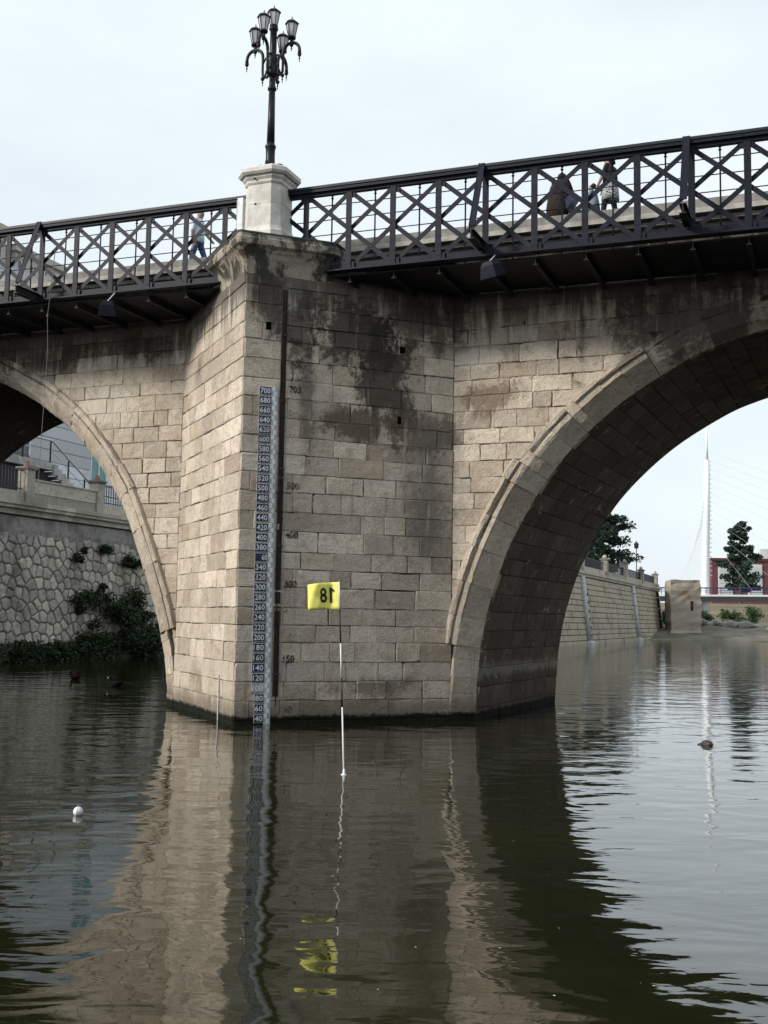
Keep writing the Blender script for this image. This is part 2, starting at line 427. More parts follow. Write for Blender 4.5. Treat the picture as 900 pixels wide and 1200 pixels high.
# cutwater: core, then every block of its two faces
def facing(P, Q):
    d = (Q[0]-P[0], Q[1]-P[1]); L = hypot(*d); d = (d[0]/L, d[1]/L)
    return d, L
dR, LR = facing(NOSE, (-.42, VS)); nR = (dR[1], -dR[0])
dL, LL = facing(NOSE, (-7.40, VS)); nL = (-dL[1], dL[0])
FR = lambda s, z, d: W(NOSE[0]+dR[0]*s+nR[0]*d, NOSE[1]+dR[1]*s+nR[1]*d, z)
FL = lambda s, z, d: W(NOSE[0]+dL[0]*s+nL[0]*d, NOSE[1]+dL[1]*s+nL[1]*d, z)
e = .018
mb = MB(); tri = [(NOSE[0], NOSE[1]+e*1.5), (-.42-e, VS), (-.3, .3), (-7.5, .3), (-7.40+e, VS)]
mb.loft([[W(a, b, -1.2) for a, b in tri], [W(a, b, 9.6) for a, b in tri]])
cut = mb.build('cutwater', M['mortar'], bridge)
HOLES = [(.53, 8.17, .12, .17), (3.55, 7.98, .13, .15), (3.5, 6.42, .09, .16)]
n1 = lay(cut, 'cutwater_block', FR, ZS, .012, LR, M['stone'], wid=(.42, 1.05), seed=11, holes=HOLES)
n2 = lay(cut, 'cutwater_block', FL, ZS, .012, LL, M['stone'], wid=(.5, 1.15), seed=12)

# spandrel walls
ZTOP = 10.25
def offcurve(C, o): return [C.off(i*.06, o) for i in range(int(C.L/.06)+1)]
def spandrel(C, mp, s_min, s_max, seed, half):
    oc = offcurve(C, .60)
    def zlow(u):                     # height of the extrados over u
        best = -1
        for i in range(len(oc)-1):
            a, b = oc[i], oc[i+1]
            if (a[0]-u)*(b[0]-u) <= 0 and a[0] != b[0]:
                t = (u-a[0])/(b[0]-a[0]); best = max(best, a[1]+(b[1]-a[1])*t)
        return best
    oc2 = offcurve(C, .03)
    def zin(u):
        best = -1
        for i in range(len(oc2)-1):
            a, b = oc2[i], oc2[i+1]
            if (a[0]-u)*(b[0]-u) <= 0 and a[0] != b[0]: best = max(best, a[1]+(b[1]-a[1])*(u-a[0])/(b[0]-a[0]))
        return best
    mb = MB(); bk = MB(); rb_ = MB(); N = 140; us = [s_min+(2*half+.42*2)*i/N for i in range(N+1)]
    for i in range(N):
        a, b = us[i], us[i+1]; za, zb = max(zlow(a)-.12, -.5), max(zlow(b)-.12, -.5); ya, yb = max(zin(a), -.5), max(zin(b), -.5)
        mb.poly([W(mp(a), VS+.014, za), W(mp(b), VS+.014, zb), W(mp(b), VS+.014, ZTOP), W(mp(a), VS+.014, ZTOP)])
        bk.poly([W(mp(a)+.3, 6.4, ya-.05), W(mp(b)+.3, 6.4, yb-.05), W(mp(b)+.3, 6.4, ZTOP), W(mp(a)+.3, 6.4, ZTOP)])
        rb_.poly([W(mp(a), .15, ya), W(mp(b), .15, yb), W(mp(b), .15, zb+.3), W(mp(a), .15, za+.3)])
    rb_.build('ring_backing', M['mortar'], bridge)
    bk.build('rear_wall', M['mortar'], bridge)
    core = mb.build('spandrel_wall', M['mortar'], bridge)
    def cl(poly):
        cx = sum(p[0] for p in poly)/4; cy = sum(p[1] for p in poly)/4
        k = min(range(len(oc)), key=lambda i: (oc[i][0]-cx)**2+(oc[i][1]-cy)**2)
        p, t, n = C.at(k*.06)
        return clip(poly, n, n[0]*oc[k][0]+n[1]*oc[k][1])
    MAP = lambda s, z, d: W(mp(s), VS-d, z)
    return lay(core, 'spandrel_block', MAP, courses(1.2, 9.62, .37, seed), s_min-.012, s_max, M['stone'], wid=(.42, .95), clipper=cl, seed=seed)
n3 = spandrel(CR, mR, -.42, 7.6, 21, RH)
n4 = spandrel(CL, mL, -.42, 7.4, 22, LH)
print('blocks', n1, n2, n3, n4)

# arch rings: voussoirs with a splayed edge and a hood moulding
P_PLAIN = [(0, 0), (.42, -.40), (.47, -.405), (.47, .2), (0, .2)]
P_PROUD = [(0, 0), (.40, -.385), (.43, -.43), (.52, -.44), (.535, -.385), (.565, -.385), (.58, -.475), (.62, -.505), (.68, -.505), (.725, -.46), (.735, -.38), (.735, .2), (0, .2)]
P_UPPER = [(0, 0), (.33, -.34), (.38, -.40), (.47, -.405), (.49, -.36), (.52, -.36), (.535, -.44), (.57, -.465), (.63, -.46), (.665, -.41), (.67, .2), (0, .2)]
P_WORN = [(0, 0), (.20, -.24), (.40, -.36), (.64, -.41), (.66, -.35), (.66, .2), (0, .2)]
P_LEFT = [(0, 0), (.10, -.16), (.22, -.29), (.34, -.38), (.47, -.435), (.53, -.43), (.55, -.385), (.575, -.385), (.59, -.47), (.63, -.50), (.70, -.49), (.74, -.44), (.75, -.36), (.75, .2), (0, .2)]
def voussoir(C, mp, s0, s1, prof, push=0.0, scale=1.0, rough=.016):
    k = max(2, int((s1-s0)/.2)+1); rings = []
    pj = [(o*scale+R(-rough, rough)*(1 if i else .5), v-push*(1 if v < -.05 else 0)+R(-rough, rough)) for i, (o, v) in enumerate(prof)]
    for i in range(k+1):
        s = s0+(s1-s0)*i/k; rg = []
        for j, (o, v) in enumerate(pj):
            q = C.off(s, o+R(-rough, rough)*.5); rg.append(W(mp(q[0])+.0, v+R(-rough, rough)*.5, q[1]))
        rings.append(rg)
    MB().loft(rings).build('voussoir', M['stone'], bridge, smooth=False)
def ring(C, mp, plan):
    for s0, s1, prof, push, scale, piece in plan:
        s = s0
        while s < s1-.05:
            e2 = min(s+piece*R(.85, 1.2), s1)
            if s1-e2 < piece*.4: e2 = s1
            voussoir(C, mp, s+.003, e2-.003, prof, push+R(-.006, .006), scale*R(.985, 1.015)); s = e2
ring(CR, mR, [(0, 2.15, P_PLAIN, 0, 1, .40), (2.15, 5.7, P_PROUD, .0, 1.0, .62), (5.7, 6.12, P_PROUD, .05, 1.03, .5), (6.12, 6.4, P_WORN, 0, 1, .3), (6.4, 7.45, P_UPPER, .03, 1.0, .6), (7.45, 7.7, P_WORN, 0, .98, .3), (7.7, 9.35, P_UPPER, .04, .98, .55),
               (9.36, 17, P_WORN, 0, 1, .62)])
ring(CL, mL, [(0, 2.3, P_PLAIN, 0, 1, .42), (2.3, 5.8, P_LEFT, -.005, 1, .8), (5.8, 7.2, P_LEFT, .02, 1.01, .7), (7.2, 9.6, P_LEFT, .0, .98, .6), (9.6, 18, P_LEFT, -.01, .95, .7)])

# barrels (soffits)
SHEAR = .045
def barrel(C, mp, sg):
    mb = MB(); N = 110
    for i in range(N):
        a, b = C.L*i/N, C.L*(i+1)/N; p, q = C.off(a, .02), C.off(b, .02)
        mb.poly([W(mp(p[0]), .1, p[1]), W(mp(q[0]), .1, q[1]), W(mp(q[0])+SHEAR*6.4, 6.4, q[1]), W(mp(p[0])+SHEAR*6.4, 6.4, p[1])])
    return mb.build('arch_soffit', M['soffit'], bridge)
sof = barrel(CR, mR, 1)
SOF = lambda s, v, d: (lambda q: W(q[0]+SHEAR*v, v, q[1]))(CR.off(s, -d))
rows = []; s = 0.0
while s < 14.5: rows.append(s); s += .42*R(.9, 1.1)
for i in range(len(rows)-1):
    v = 0.01; k = 0
    while v < 6.39:
        w = R(.6, 1.25)*(.6 if (i % 2 and k == 0) else 1); v2 = v+w
        if 6.4-v2 < .35: v2 = 6.4
        g = [R(.003, .012) for _ in range(4)]
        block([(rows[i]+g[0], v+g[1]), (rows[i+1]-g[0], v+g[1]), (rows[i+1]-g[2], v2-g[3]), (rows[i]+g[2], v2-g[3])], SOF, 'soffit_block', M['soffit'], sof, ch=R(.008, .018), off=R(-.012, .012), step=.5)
        v = v2; k += 1
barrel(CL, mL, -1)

# pier back part, abutments, deck
mb = MB(); mb.ubox(-7.5, -.3, .3, 6.2, -1.2, 9.6); mb.ubox(-7.6, .0, 6.1, 6.42, -1.2, 1.2)
mb.ubox(16.05, 34, VS, 6.4, -1.2, 10.2); mb.ubox(-60, -22.86, VS, 6.4, -1.2, 10.2)
mb.build('abutment', M['mortar'], bridge)
# stepped cornice under the roadway edge
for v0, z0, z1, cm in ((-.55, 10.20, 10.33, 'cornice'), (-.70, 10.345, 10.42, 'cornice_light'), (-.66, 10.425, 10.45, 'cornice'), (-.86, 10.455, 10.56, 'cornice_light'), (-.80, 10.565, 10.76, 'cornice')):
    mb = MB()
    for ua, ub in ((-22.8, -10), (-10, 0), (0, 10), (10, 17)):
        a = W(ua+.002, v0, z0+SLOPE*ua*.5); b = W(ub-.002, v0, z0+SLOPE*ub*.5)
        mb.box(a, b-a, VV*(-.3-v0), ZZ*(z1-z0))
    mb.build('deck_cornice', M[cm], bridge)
mb = MB(); mb.ubox(-60, 34, -.3, 6.9, 10.26, 10.62); mb.build('road_deck', M['asphalt'], bridge)

# pier cap: cavetto cornice round the nose
def cap_ring(ev, z, L1=1.74, L2=1.72):
    a = (NOSE[0]+dR[0]*(L1+ev*.6)+nR[0]*ev, NOSE[1]+dR[1]*(L1+ev*.6)+nR[1]*ev)
    b = (NOSE[0]+dL[0]*(L2+ev*.6)+nL[0]*ev, NOSE[1]+dL[1]*(L2+ev*.6)+nL[1]*ev)
    nz = (NOSE[0], NOSE[1]-ev/abs(nR[1])*.8)
    k = .035
    na, nb = (nz[0]+k, nz[1]+k*.9), (nz[0]-k, nz[1]+k*.9)
    return [W(b[0], -1.9, z), W(*b, z), W(*nb, z), W(*na, z), W(*a, z), W(a[0], -1.9, z)]
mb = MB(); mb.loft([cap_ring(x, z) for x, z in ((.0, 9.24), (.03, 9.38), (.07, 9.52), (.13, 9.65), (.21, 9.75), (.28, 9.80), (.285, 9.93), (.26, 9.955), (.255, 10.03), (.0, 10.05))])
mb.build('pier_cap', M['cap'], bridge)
mb = MB(); mb.loft([cap_ring(.27, 10.032), cap_ring(.27, 10.065)]); mb.build('cap_flashing', simple('cap_moss_slate', (.06, .065, .06), .8, .4, 8), bridge)
for hs, hz, hw, hh in HOLES:
    MB().poly([FR(hs-hw/2, hz-hh/2, -.0105), FR(hs+hw/2, hz-hh/2, -.0105), FR(hs+hw/2, hz+hh/2, -.0105), FR(hs-hw/2, hz+hh/2, -.0105)]).build('drain_hole_dark', M['void'], cut)  # black plate in a shallow recess, painted as the dark of a hole
# ------------------------------------------------------------------ steel walkways with lattice parapets
VT = -2.50
def walkway(ua, ub, fa, fb, label, posts, struts):
    t = thing('steel_walkway', label, 'walkway', W((ua+ub)/2, VT, 9.2), 'lattice steel walkways along the bridge')
    S = lambda u, z: z+SLOPE*u
    TB, TT = 9.40, 11.36
    def beam(name, v, z, w, h, mat, a=ua, b=ub):
        mb = MB(); p, q = W(a, v-w/2, S(a, z)), W(b, v-w/2, S(b, z))
        mb.box(p, q-p, VV*w, ZZ*h); return mb.build(name, mat, t)
    beam('top_rail', VT-.02, TT-.10, .24, .055, M['steel_green'])
    beam('top_rail', VT-.11, TT-.17, .02, .068, M['steel'])
    beam('top_chord', VT, TT-.235, .11, .13, M['steel'])
    beam('chord_plate', VT+.012, TB+.022, .018, .17, M['steel'], fa, fb)
    beam('bottom_flange', VT-.05, TB, .22, .02, M['steel'], fa, fb)
    beam('bottom_angle', VT-.055, TB+.022, .08, .035, M['steel'], fa, fb)
    mb = MB(); p, q = W(fa, VT+.09, S(fa, TB-.06)), W(fb, VT+.09, S(fb, TB-.06)); mb.box(p, q-p, VV*(VS-.03-VT-.09), ZZ*.03)
    mb.build('floor_plate', M['steel_dark'], t)
    # posts
    for u in posts:
        mb = MB(); over = not fa-.02 < u < fb+.02; zf = 10.07 if over else S(u, TB+.06)
        mb.ubox(u-.065, u+.065, VT-.05, VT-.035, zf, S(u, TT-.12)); mb.ubox(u-.012, u+.012, VT-.0345, VT+.05, zf, S(u, TT-.12))
        for k in range(4 if over else 0, 9):                                           # rivet heads
            z = S(u, TB+.15+k*.2)
            for sx in (-.036, .036): mb.lathe(W(u+sx, VT-.05, z), [(.011, 0), (.007, .009)], 5, ex=UU, ey=ZZ, ez=-VV)
        mb.build('post', M['steel'], t)
        MB().ubox(u-.14, u+.14, VT-.032, VT-.02, S(u, TT-.36), S(u, TT-.236)).build('gusset_plate', M['steel'], t)
        if over: continue
        MB().ubox(u-.14, u+.14, VT-.032, VT-.02, S(u, TB+.04), S(u, TB+.2)).build('gusset_plate', M['steel'], t)
        # floor beam below
        mb = MB(); mb.ubox(u-.05, u+.05, VT+.05, VS-.03, S(u, TB-.21), S(u, TB-.195)); mb.ubox(u-.008, u+.008, VT+.05, VS-.03, S(u, TB-.194), S(u, TB-.062)); mb.build('floor_beam', M['steel_dark'], t)
    # double lattice: every diagonal spans two bays
    u0 = posts[0]-2
    us = [u0+i for i in range(len(posts)+5)]
    def seg(p, q, v, name):
        (a, za), (b, zb) = p, q
        lo, hi = max(min(a, b), ua), min(max(a, b), ub)
        if hi-lo < .25: return
        f = lambda u: za+(zb-za)*(u-a)/(b-a)
        uc = a+(10.09-za)*(b-a)/(zb-za)               # where the bar meets the level of the cap
        if lo < fa and f(lo) < 10.09: lo = min(uc, fa) if f(fa) > 10.09 else fa
        if hi > fb and f(hi) < 10.09: hi = max(uc, fb) if f(fb) > 10.09 else fb
        if hi-lo < .15: return
        P, Q = W(lo, v, f(lo)), W(hi, v, f(hi))
        MB().bar(P, Q, .095, .012, side=(Q-P).cross(VV)).build(name, M['steel'], t)
    for u in us:
        z0, z1 = TB+.1, TT-.2
        seg((u, S(u, z1)), (u+2, S(u+2, z0)), VT-.012, 'lattice_bar')
        seg((u, S(u, z0)), (u+2, S(u+2, z1)), VT+.03, 'lattice_bar')
    # slim safety rail just inside, a post in the middle of each bay
    for u in [posts[0]-.5]+[p+.5 for p in posts]:
        if not ua+.1 < u < ub-.1: continue
        mb = MB(); zt = S(u, 11.12)
        z0_ = S(u, TB) if fa < u < fb else 10.07
        mb.lathe(W(u, VT+.2, z0_), [(.018, 0), (.016, zt-z0_)], 6)
        mb.lathe(W(u, VT+.2, zt), [(.03, 0), (.034, .015), (.016, .03), (.016, .05), (.032, .065), (.03, .09), (.010, .105), (.02, .125), (.004, .16)], 6)
        mb.build('rail_post', M['steel'], t)
    for z in (10.33, 10.66, 10.98):
        a, b = W(ua+.05, VT+.2, S(ua, z)), W(ub-.05, VT+.2, S(ub, z)); MB().tube([a, b], .011, 6).build('rail_bar', M['steel'], t)
    # raking struts on outriggers
    for u in struts:
        mb = MB(); mb.bar(W(u-.06, VT-.13, S(u, TT-.03)), W(u-.06, -3.27, 9.80), .13, .022, side=UU); mb.bar(W(u-.12, VT-.10, S(u, TT-.03)), W(u-.12, -3.24, 9.80), .016, .09, side=UU); mb.build('raking_strut', M['steel'], t)
        mb = MB(); mb.ubox(u-.13, u+.0, -3.33, VT-.06, 9.70, 9.715); mb.ubox(u-.075, u-.055, -3.33, VT-.06, 9.54, 9.699); mb.ubox(u-.13, u+.0, -3.33, VT-.06, 9.525, 9.539); mb.build('outrigger', M['steel_dark'], t)
    return t
walkway(-3.52, 18.4, -2.58, 18.4, 'blue grey lattice steel walkway to the right of the lamp pedestal', [-3.09+1.004*i for i in range(22)], [.93, 4.93, 8.94, 12.95, 16.97])
walkway(-24.4, -4.32, -24.4, -5.02, 'blue grey lattice steel walkway to the left of the lamp pedestal', [-24.172+1.004*i for i in range(20)], [-10.1, -14.1, -18.1, -22.15])

# floodlights hung under the flange
def floodlight(u, z, label, ang):
    t = thing('floodlight', label, 'floodlight', W(u, -2.85, z-.3), 'floodlights below the walkways')
    c = W(u, -2.88, z); ex = (UU*cos(ang)-VV*sin(ang)); ey = Vector((0, 0, 1)).cross(ex)
    dn = (ey*.35-ZZ*.94).normalized(); fw2 = ex.cross(dn).normalized()
    rings = []
    for a, b, k in ((.11, .09, -.16), (.16, .13, -.08), (.20, .16, .12), (.205, .165, .16)):
        rings.append([c+dn*k+ex*x+fw2*y for x, y in ((-a, -b), (a, -b), (a, b), (-a, b))])
    MB().loft(rings).build('housing', M['steel'], t)
    MB().poly([c+dn*.163+ex*x+fw2*y for x, y in ((-.18, -.14), (.18, -.14), (.18, .14), (-.18, .14))]).build('lens', simple('lamp_glass', (.06, .065, .07), .15, .1), t)
    mb = MB()
    for sx in (-1, 1): mb.bar(c+ex*.215*sx, c+ex*.215*sx-dn*.16, .02, .006, side=fw2)
    mb.bar(c-ex*.225-dn*.16, c+ex*.225-dn*.16, .02, .006, side=fw2); mb.build('yoke', M['steel_dark'], t)
    MB().tube([c-dn*.16, W(u, -2.62, ZB(u)+.01)], .012, 6).build('stem', M['white'], t)
floodlight(1.16, 9.02, 'boxy grey floodlight hanging under the right walkway', .45)
floodlight(-7.9, 9.08, 'boxy grey floodlight hanging under the left walkway', -.5)

# ------------------------------------------------------------------ white pedestal on the pier cap
PC = (-3.92, -2.70)
ped = thing('lamp_pedestal', 'white stone octagonal pedestal on the pier cap, carrying the lamp', 'pedestal', W(*PC, 10.065))
def octo(h, f, z):      # h half width across, f half length of the faces square to the bridge
    q = [(-f, -h), (f, -h), (h, -f), (h, f), (f, h), (-f, h), (-h, f), (-h, -f)]
    return [W(PC[0]+a, PC[1]+b, z) for a, b in q]
def oct_piece(name, prof): MB().loft([octo(h, f, z) for h, f, z in prof]).build(name, M['white_stone'], ped)
oct_piece('plinth', [(.50, .32, 10.068), (.50, .32, 10.31), (.485, .31, 10.34)])
oct_piece('plinth', [(.47, .30, 10.343), (.46, .29, 10.37), (.44, .28, 10.44)])
oct_piece('shaft', [(.43, .275, 10.443), (.425, .27, 10.93)])
oct_piece('shaft', [(.425, .27, 10.936), (.42, .265, 11.36)])
oct_piece('cornice', [(.425, .27, 11.365), (.45, .285, 11.40), (.45, .285, 11.45), (.49, .31, 11.50), (.50, .315, 11.55)])
oct_piece('cornice', [(.545, .34, 11.553), (.585, .36, 11.60), (.585, .36, 11.68), (.57, .355, 11.70)])
oct_piece('top_slab', [(.52, .33, 11.703), (.51, .325, 11.74)])
for z in (10.30, 10.93, 11.47):
    MB().lathe(W(PC[0]-.10, PC[1]-.42-.06*(z != 10.93), z), [(.022, 0), (.022, .02), (.012, .03)], 8, ex=UU, ey=ZZ, ez=-VV).build('bolt', M['rust'], ped)
jb = thing('junction_box', 'small pale electric box fixed to the left of the lamp pedestal', 'electric box', W(-4.62, -2.75, 10.55))
MB().box(W(-4.62, -2.86, 10.52), UU*.15, VV*.2, ZZ*.72).build('case', M['white'], jb, bevel=.012)
MB().box(W(-4.635, -2.85, 10.56), UU*.013, VV*.18, ZZ*.64).build('door', M['grey'], jb)
mb = MB(); mb.bar(W(-4.47, -2.76, 10.7), W(-4.35, -2.72, 10.7), .04, .04); mb.build('bracket', M['steel_dark'], jb); MB().bar(W(-4.47, -2.76, 11.1), W(-4.35, -2.72, 11.1), .04, .04).build('bracket', M['steel_dark'], jb)

# ------------------------------------------------------------------ the lamp
LB = W(*PC, 11.74)
lamp = thing('street_lamp', 'black cast iron lamp post with five lanterns on the white pedestal', 'street lamp', LB)
L0 = lambda x, y, z: LB+UU*x+VV*y+ZZ*z
I = M['iron_black']
MB().lathe(LB, [(.16, 0), (.16, .04), (.135, .06), (.12, .14), (.105, .2), (.10, .42), (.105, .58), (.12, .60), (.12, .64), (.095, .66), (.088, .70)], 16).build('base', I, lamp, smooth=True)
mb = MB(); mb.lathe(LB+ZZ*.70, [(.088, 0), (.078, .6), (.07, 1.2)], 16)
mb.build('shaft', I, lamp, smooth=True)
MB().lathe(LB+ZZ*1.90, [(.075, 0), (.098, .02), (.098, .06), (.08, .08), (.07, .12), (.068, .30)], 16).build('collar', I, lamp, smooth=True)
MB().lathe(LB+ZZ*2.20, [(.068, 0), (.10, .06), (.12, .14), (.10, .22), (.09, .3), (.125, .36), (.115, .44), (.085, .5), (.075, .56), (.075, 1.08), (.10, 1.1), (.10, 1.15)], 14).build('hub', I, lamp, smooth=True)
for k in range(4):
    th = k*pi/2+.2; dx, dy = cos(th), sin(th)
    pts = []
    for j in range(15):
        a = -pi/2+j/14*pi*1.5; rr = .10*(1-.02*j); pts.append(L0(dx*(.2+rr*cos(a)), dy*(.2+rr*cos(a)), .125+rr*sin(a)))
    MB().tube(pts, .03, 6).build('base_scroll', I, lamp, smooth=True)
def lantern(c):
    def hexr(r, z): return [c+(UU*cos(j*pi/3+.3)+VV*sin(j*pi/3+.3))*r+ZZ*z for j in range(6)]
    o = MB().lathe(c, [(.03, -.02), (.085, .0), (.095, .02), (.09, .045), (.072, .05)], 12).build('lantern', I, lamp, smooth=False)
    MB().loft([hexr(.074, .05), hexr(.128, .335)]).build('glass', M['glass_milk'], o)
    mb = MB()
    for j in range(6): mb.bar(hexr(.078, .05)[j], hexr(.133, .335)[j], .013, .013)
    for j in range(6): mb.bar(hexr(.133, .335)[j], hexr(.133, .335)[(j+1) % 6], .014, .018)
    mb.build('frame', I, o)
    mb = MB(); mb.loft([hexr(.155, .335), hexr(.16, .35), hexr(.09, .41), hexr(.05, .43)]); mb.lathe(c+ZZ*.43, [(.03, 0), (.022, .02), (.008, .035), (.014, .05), (.003, .09)], 8); mb.build('roof', I, o)
    return o
lantern(LB+ZZ*3.36)
for k in range(4):
    th = k*pi/2; dx, dy = cos(th), sin(th)
    P = lambda r, z: L0(dx*r, dy*r, z)
    pts = [P(.06, 2.30), P(.13, 2.24), P(.20, 2.24), P(.245, 2.30), P(.25, 2.42), P(.25, 2.70)]
    pts += [P(.45-.2*cos(a*pi/10), 2.72+.2*sin(a*pi/10)) for a in range(0, 11)]
    pts += [P(.65, 2.64)]
    MB().tube(pts, [.03]*6+[.036]*11+[.04], 8).build('arm', I, lamp, smooth=True)
    for r, z, s in ((.65, 2.64, 1.0), (.245, 2.24, 1.0), (.45, 2.885, .8)):
        MB().lathe(P(r, z), [(.004, -.20*s), (.012, -.17*s), (.006, -.15*s), (.022, -.115*s), (.008, -.085*s), (.03, -.06*s), (.045, -.03*s), (.045, 0)], 8).build('pendant', I, lamp, smooth=True)
    mb = MB(); mb.tube([P(.06, 2.66), P(.12, 2.72), P(.18, 2.68), P(.24, 2.56)], .02, 6); mb.tube([P(.20, 2.24), P(.16, 2.36), P(.10, 2.42), P(.07, 2.5)], .022, 6); mb.build('arm_scroll', I, lamp, smooth=True)
    MB().lathe(P(.45, 2.93), [(.04, 0), (.035, .04), (.03, .07)], 8).build('lantern_socket', I, lamp)
    lantern(P(.45, 3.01))

# ------------------------------------------------------------------ writing
_font = {}
def glyphs(txt, off=0.0, key=None):
    if (txt, off) in _font: return _font[(txt, off)]
    cu = bpy.data.curves.new('t', 'FONT'); cu.body = txt; cu.align_x = 'CENTER'; cu.align_y = 'CENTER'; cu.size = 1.0; cu.offset = off; cu.resolution_u = 2
    o = bpy.data.objects.new('t', cu); COL.objects.link(o)
    dg = bpy.context.evaluated_depsgraph_get(); me = bpy.data.meshes.new_from_object(o.evaluated_get(dg))
    vs_ = [(v.co.x, v.co.y) for v in me.vertices]; fs = [tuple(p.vertices) for p in me.polygons]
    y0, y1 = min(v[1] for v in vs_), max(v[1] for v in vs_); x0, x1 = min(v[0] for v in vs_), max(v[0] for v in vs_)
    vs_ = [((a-(x0+x1)/2)/(y1-y0), (b-(y0+y1)/2)/(y1-y0)) for a, b in vs_]
    bpy.data.objects.remove(o); bpy.data.curves.remove(cu); bpy.data.meshes.remove(me)
    _font[(txt, off)] = (vs_, fs); return vs_, fs

# river gauge: enamel number plates on a staff, fixed to the right face near the nose
gz = lambda c: c/100*1.012-.29
gauge = thing('river_gauge', 'tall river level gauge of navy number plates from 40 to 700 on the pier', 'gauge', FR(.55, .0, .03))
mb = MB()
def fbox(mb, s0, s1, z0, z1, d0, d1):
    a, b = FR(s0, z0, d0), FR(s1, z0, d0); n = FR(s0, z0, d1)-a; return mb.box(a, b-a, n, ZZ*(z1-z0))
fbox(mb, .635, .765, -.3, gz(710), .012, .036); mb.build('staff', M['grey'], gauge)
for c in range(0, 720, 20):
    z = gz(c)
    for i, zz in enumerate((z-.10, z+.0012)):
        if zz > gz(705): continue
        mb = MB(); s = .637 if i else .672; fbox(mb, s, s+.062, zz+.004, zz+.095, .0365, .039); mb.build('graduation', M['white'], gauge)
    if 20 <= c <= 700:
        ww = .26 if c >= 100 else .19; s0 = .622-ww
        mb = MB(); fbox(mb, s0, .622, z-.086, z+.086, .012, .024)
        pl = mb.build('number_plate', M['white'], gauge)
        fld = MB(); fbox(fld, s0+.006, .617, z-.08, z+.08, .0243, .027); fld.build('field', M['navy'] if c != 100 else M['grey'], pl)
        txt = str(c) if c != 360 else '60'
        gv, gf = glyphs(txt, .015)
        w = max(a for a, b in gv); sx = ww*.41/w
        cs = (s0+.622)/2 if c != 360 else .56
        if c == 360: sx = .085
        MB().faces([FR(cs+a*sx, z+b*.115, .0285) for a, b in gv], gf).build('numeral', M['white'], pl)
# a second, small white scale on the left face
sg = thing('scale_strip', 'thin white scale strip near the water on the left face of the pier', 'gauge', FL(.95, 0, .02))
mb = MB(); a = FL(.95, -.2, .012); mb.box(a, FL(.985, -.2, .012)-a, FL(.95, -.2, .026)-a, ZZ*1.15); mb.build('strip', M['white'], sg)
for k in range(10):
    a = FL(.955, -.02+k*.1, .0265); MB().box(a, FL(.98+.015*(k % 2), -.02+k*.1, .0265)-a, FL(.955, 0, .03)-FL(.955, 0, .0265), ZZ*.03).build('graduation', M['grey'], sg)

# iron channel beside the gauge
chn = thing('iron_channel', 'rusty dark iron channel running up the pier beside the gauge', 'channel', FR(.86, .3, .03))
for z0, z1 in ((.55, 2.28), (2.42, 2.66), (2.70, 5.0), (5.01, 8.98)):
    mb = MB(); fbox(mb, .805, .915, z0, z1, .009, .016); fbox(mb, .805, .813, z0, z1, .0165, .045); fbox(mb, .907, .915, z0, z1, .0165, .045); mb.build('channel_length', M['rust'], chn)
mb = MB(); mb.tube([FR(.86+.018*sin(z*1.7), z, .03) for z in [.35+.35*i for i in range(25)]], .012, 6); mb.build('cable', M['steel_dark'], chn)
for z in (1.0, 2.35, 3.6, 5.2, 6.6, 8.0):
    mb = MB(); fbox(mb, .79, .93, z-.02, z+.02, .046, .052); mb.build('clamp', M['rust'], chn)
mb = MB(); mb.tube([FR(.955, .75, .03), FR(.955, 4.6, .03), FR(.955, 6.4, .03)], .008, 6); mb.build('conduit', M['grey'], chn)

# painted heights on the stone, partly worn away
def worn_paint():
    t = NT('worn_black_paint'); p = t.pos(); t.col(c4(.02, .018, .017)); t.rough(.8)
    tr = t.new('ShaderNodeBsdfTransparent'); mx = t.new('ShaderNodeMixShader'); out = t.n['Material Output']
    wear = t.ramp(t.math('ADD', t.noise(p, 22, 5, .7), t.math('MULTIPLY', t.math('SUBTRACT', t.rand(), .5), .25)), .40, .56)
    t.l.new(wear, mx.inputs[0]); t.l.new(tr.outputs[0], mx.inputs[2]); t.l.new(t.b.outputs[0], mx.inputs[1]); t.l.new(mx.outputs[0], out.inputs[0])
    return t.mat
wp = worn_paint()
for c in (850, 800, 750, 700, 650, 600, 500, 450, 400, 300, 250, 200, 150, 100, 50):
    gv, gf = glyphs(str(c), .03); z = gz(c)+.08
    MB().faces([FR(1.13+a*.14, z+b*.15, .028) for a, b in gv], gf).build('painted_numeral', wp, cut)
# ------------------------------------------------------------------ water
def water_mat():
    t = NT('river_water'); p = t.pos()
    body = t.mix(t.ramp(t.noise(p, .25, 4, .6), .35, .65), c4(.0085, .0098, .0036), c4(.015, .0158, .006))
    t.col(body); t.rough(.025); t.b.inputs['IOR'].default_value = 1.7; t.b.inputs['Specular IOR Level'].default_value = .5
    calm = t.ramp(t.noise(t.scl(p, (.10, .16, 1)), 1.0, 3, .5), .34, .66, .35, 1.0)
    w1 = t.noise(t.scl(p, (.75, 1.25, 1)), 1.0, 2, .5, .4)
    w2 = t.noise(t.scl(p, (2.2, 4.2, 1)), 1.0, 2, .5, .5)
    w3 = t.noise(t.scl(p, (9, 17, 1)), 1.0, 2, .5, .2)
    h = t.math('ADD', t.math('MULTIPLY', w1, .025), t.math('ADD', t.math('MULTIPLY', t.math('MULTIPLY', w2, calm), .0045), t.math('MULTIPLY', t.math('MULTIPLY', w3, calm), .0005)))
    t.bump(h, 1.0, 1.0)
    return t.mat
mb = MB(); N = 10
mb.poly([(-400, -60, 0), (400, -60, 0), (400, 400, 0), (-400, 400, 0)])
tag(mb.build('water', water_mat(), None, org=Vector((0, 0, 0))), kind='structure')

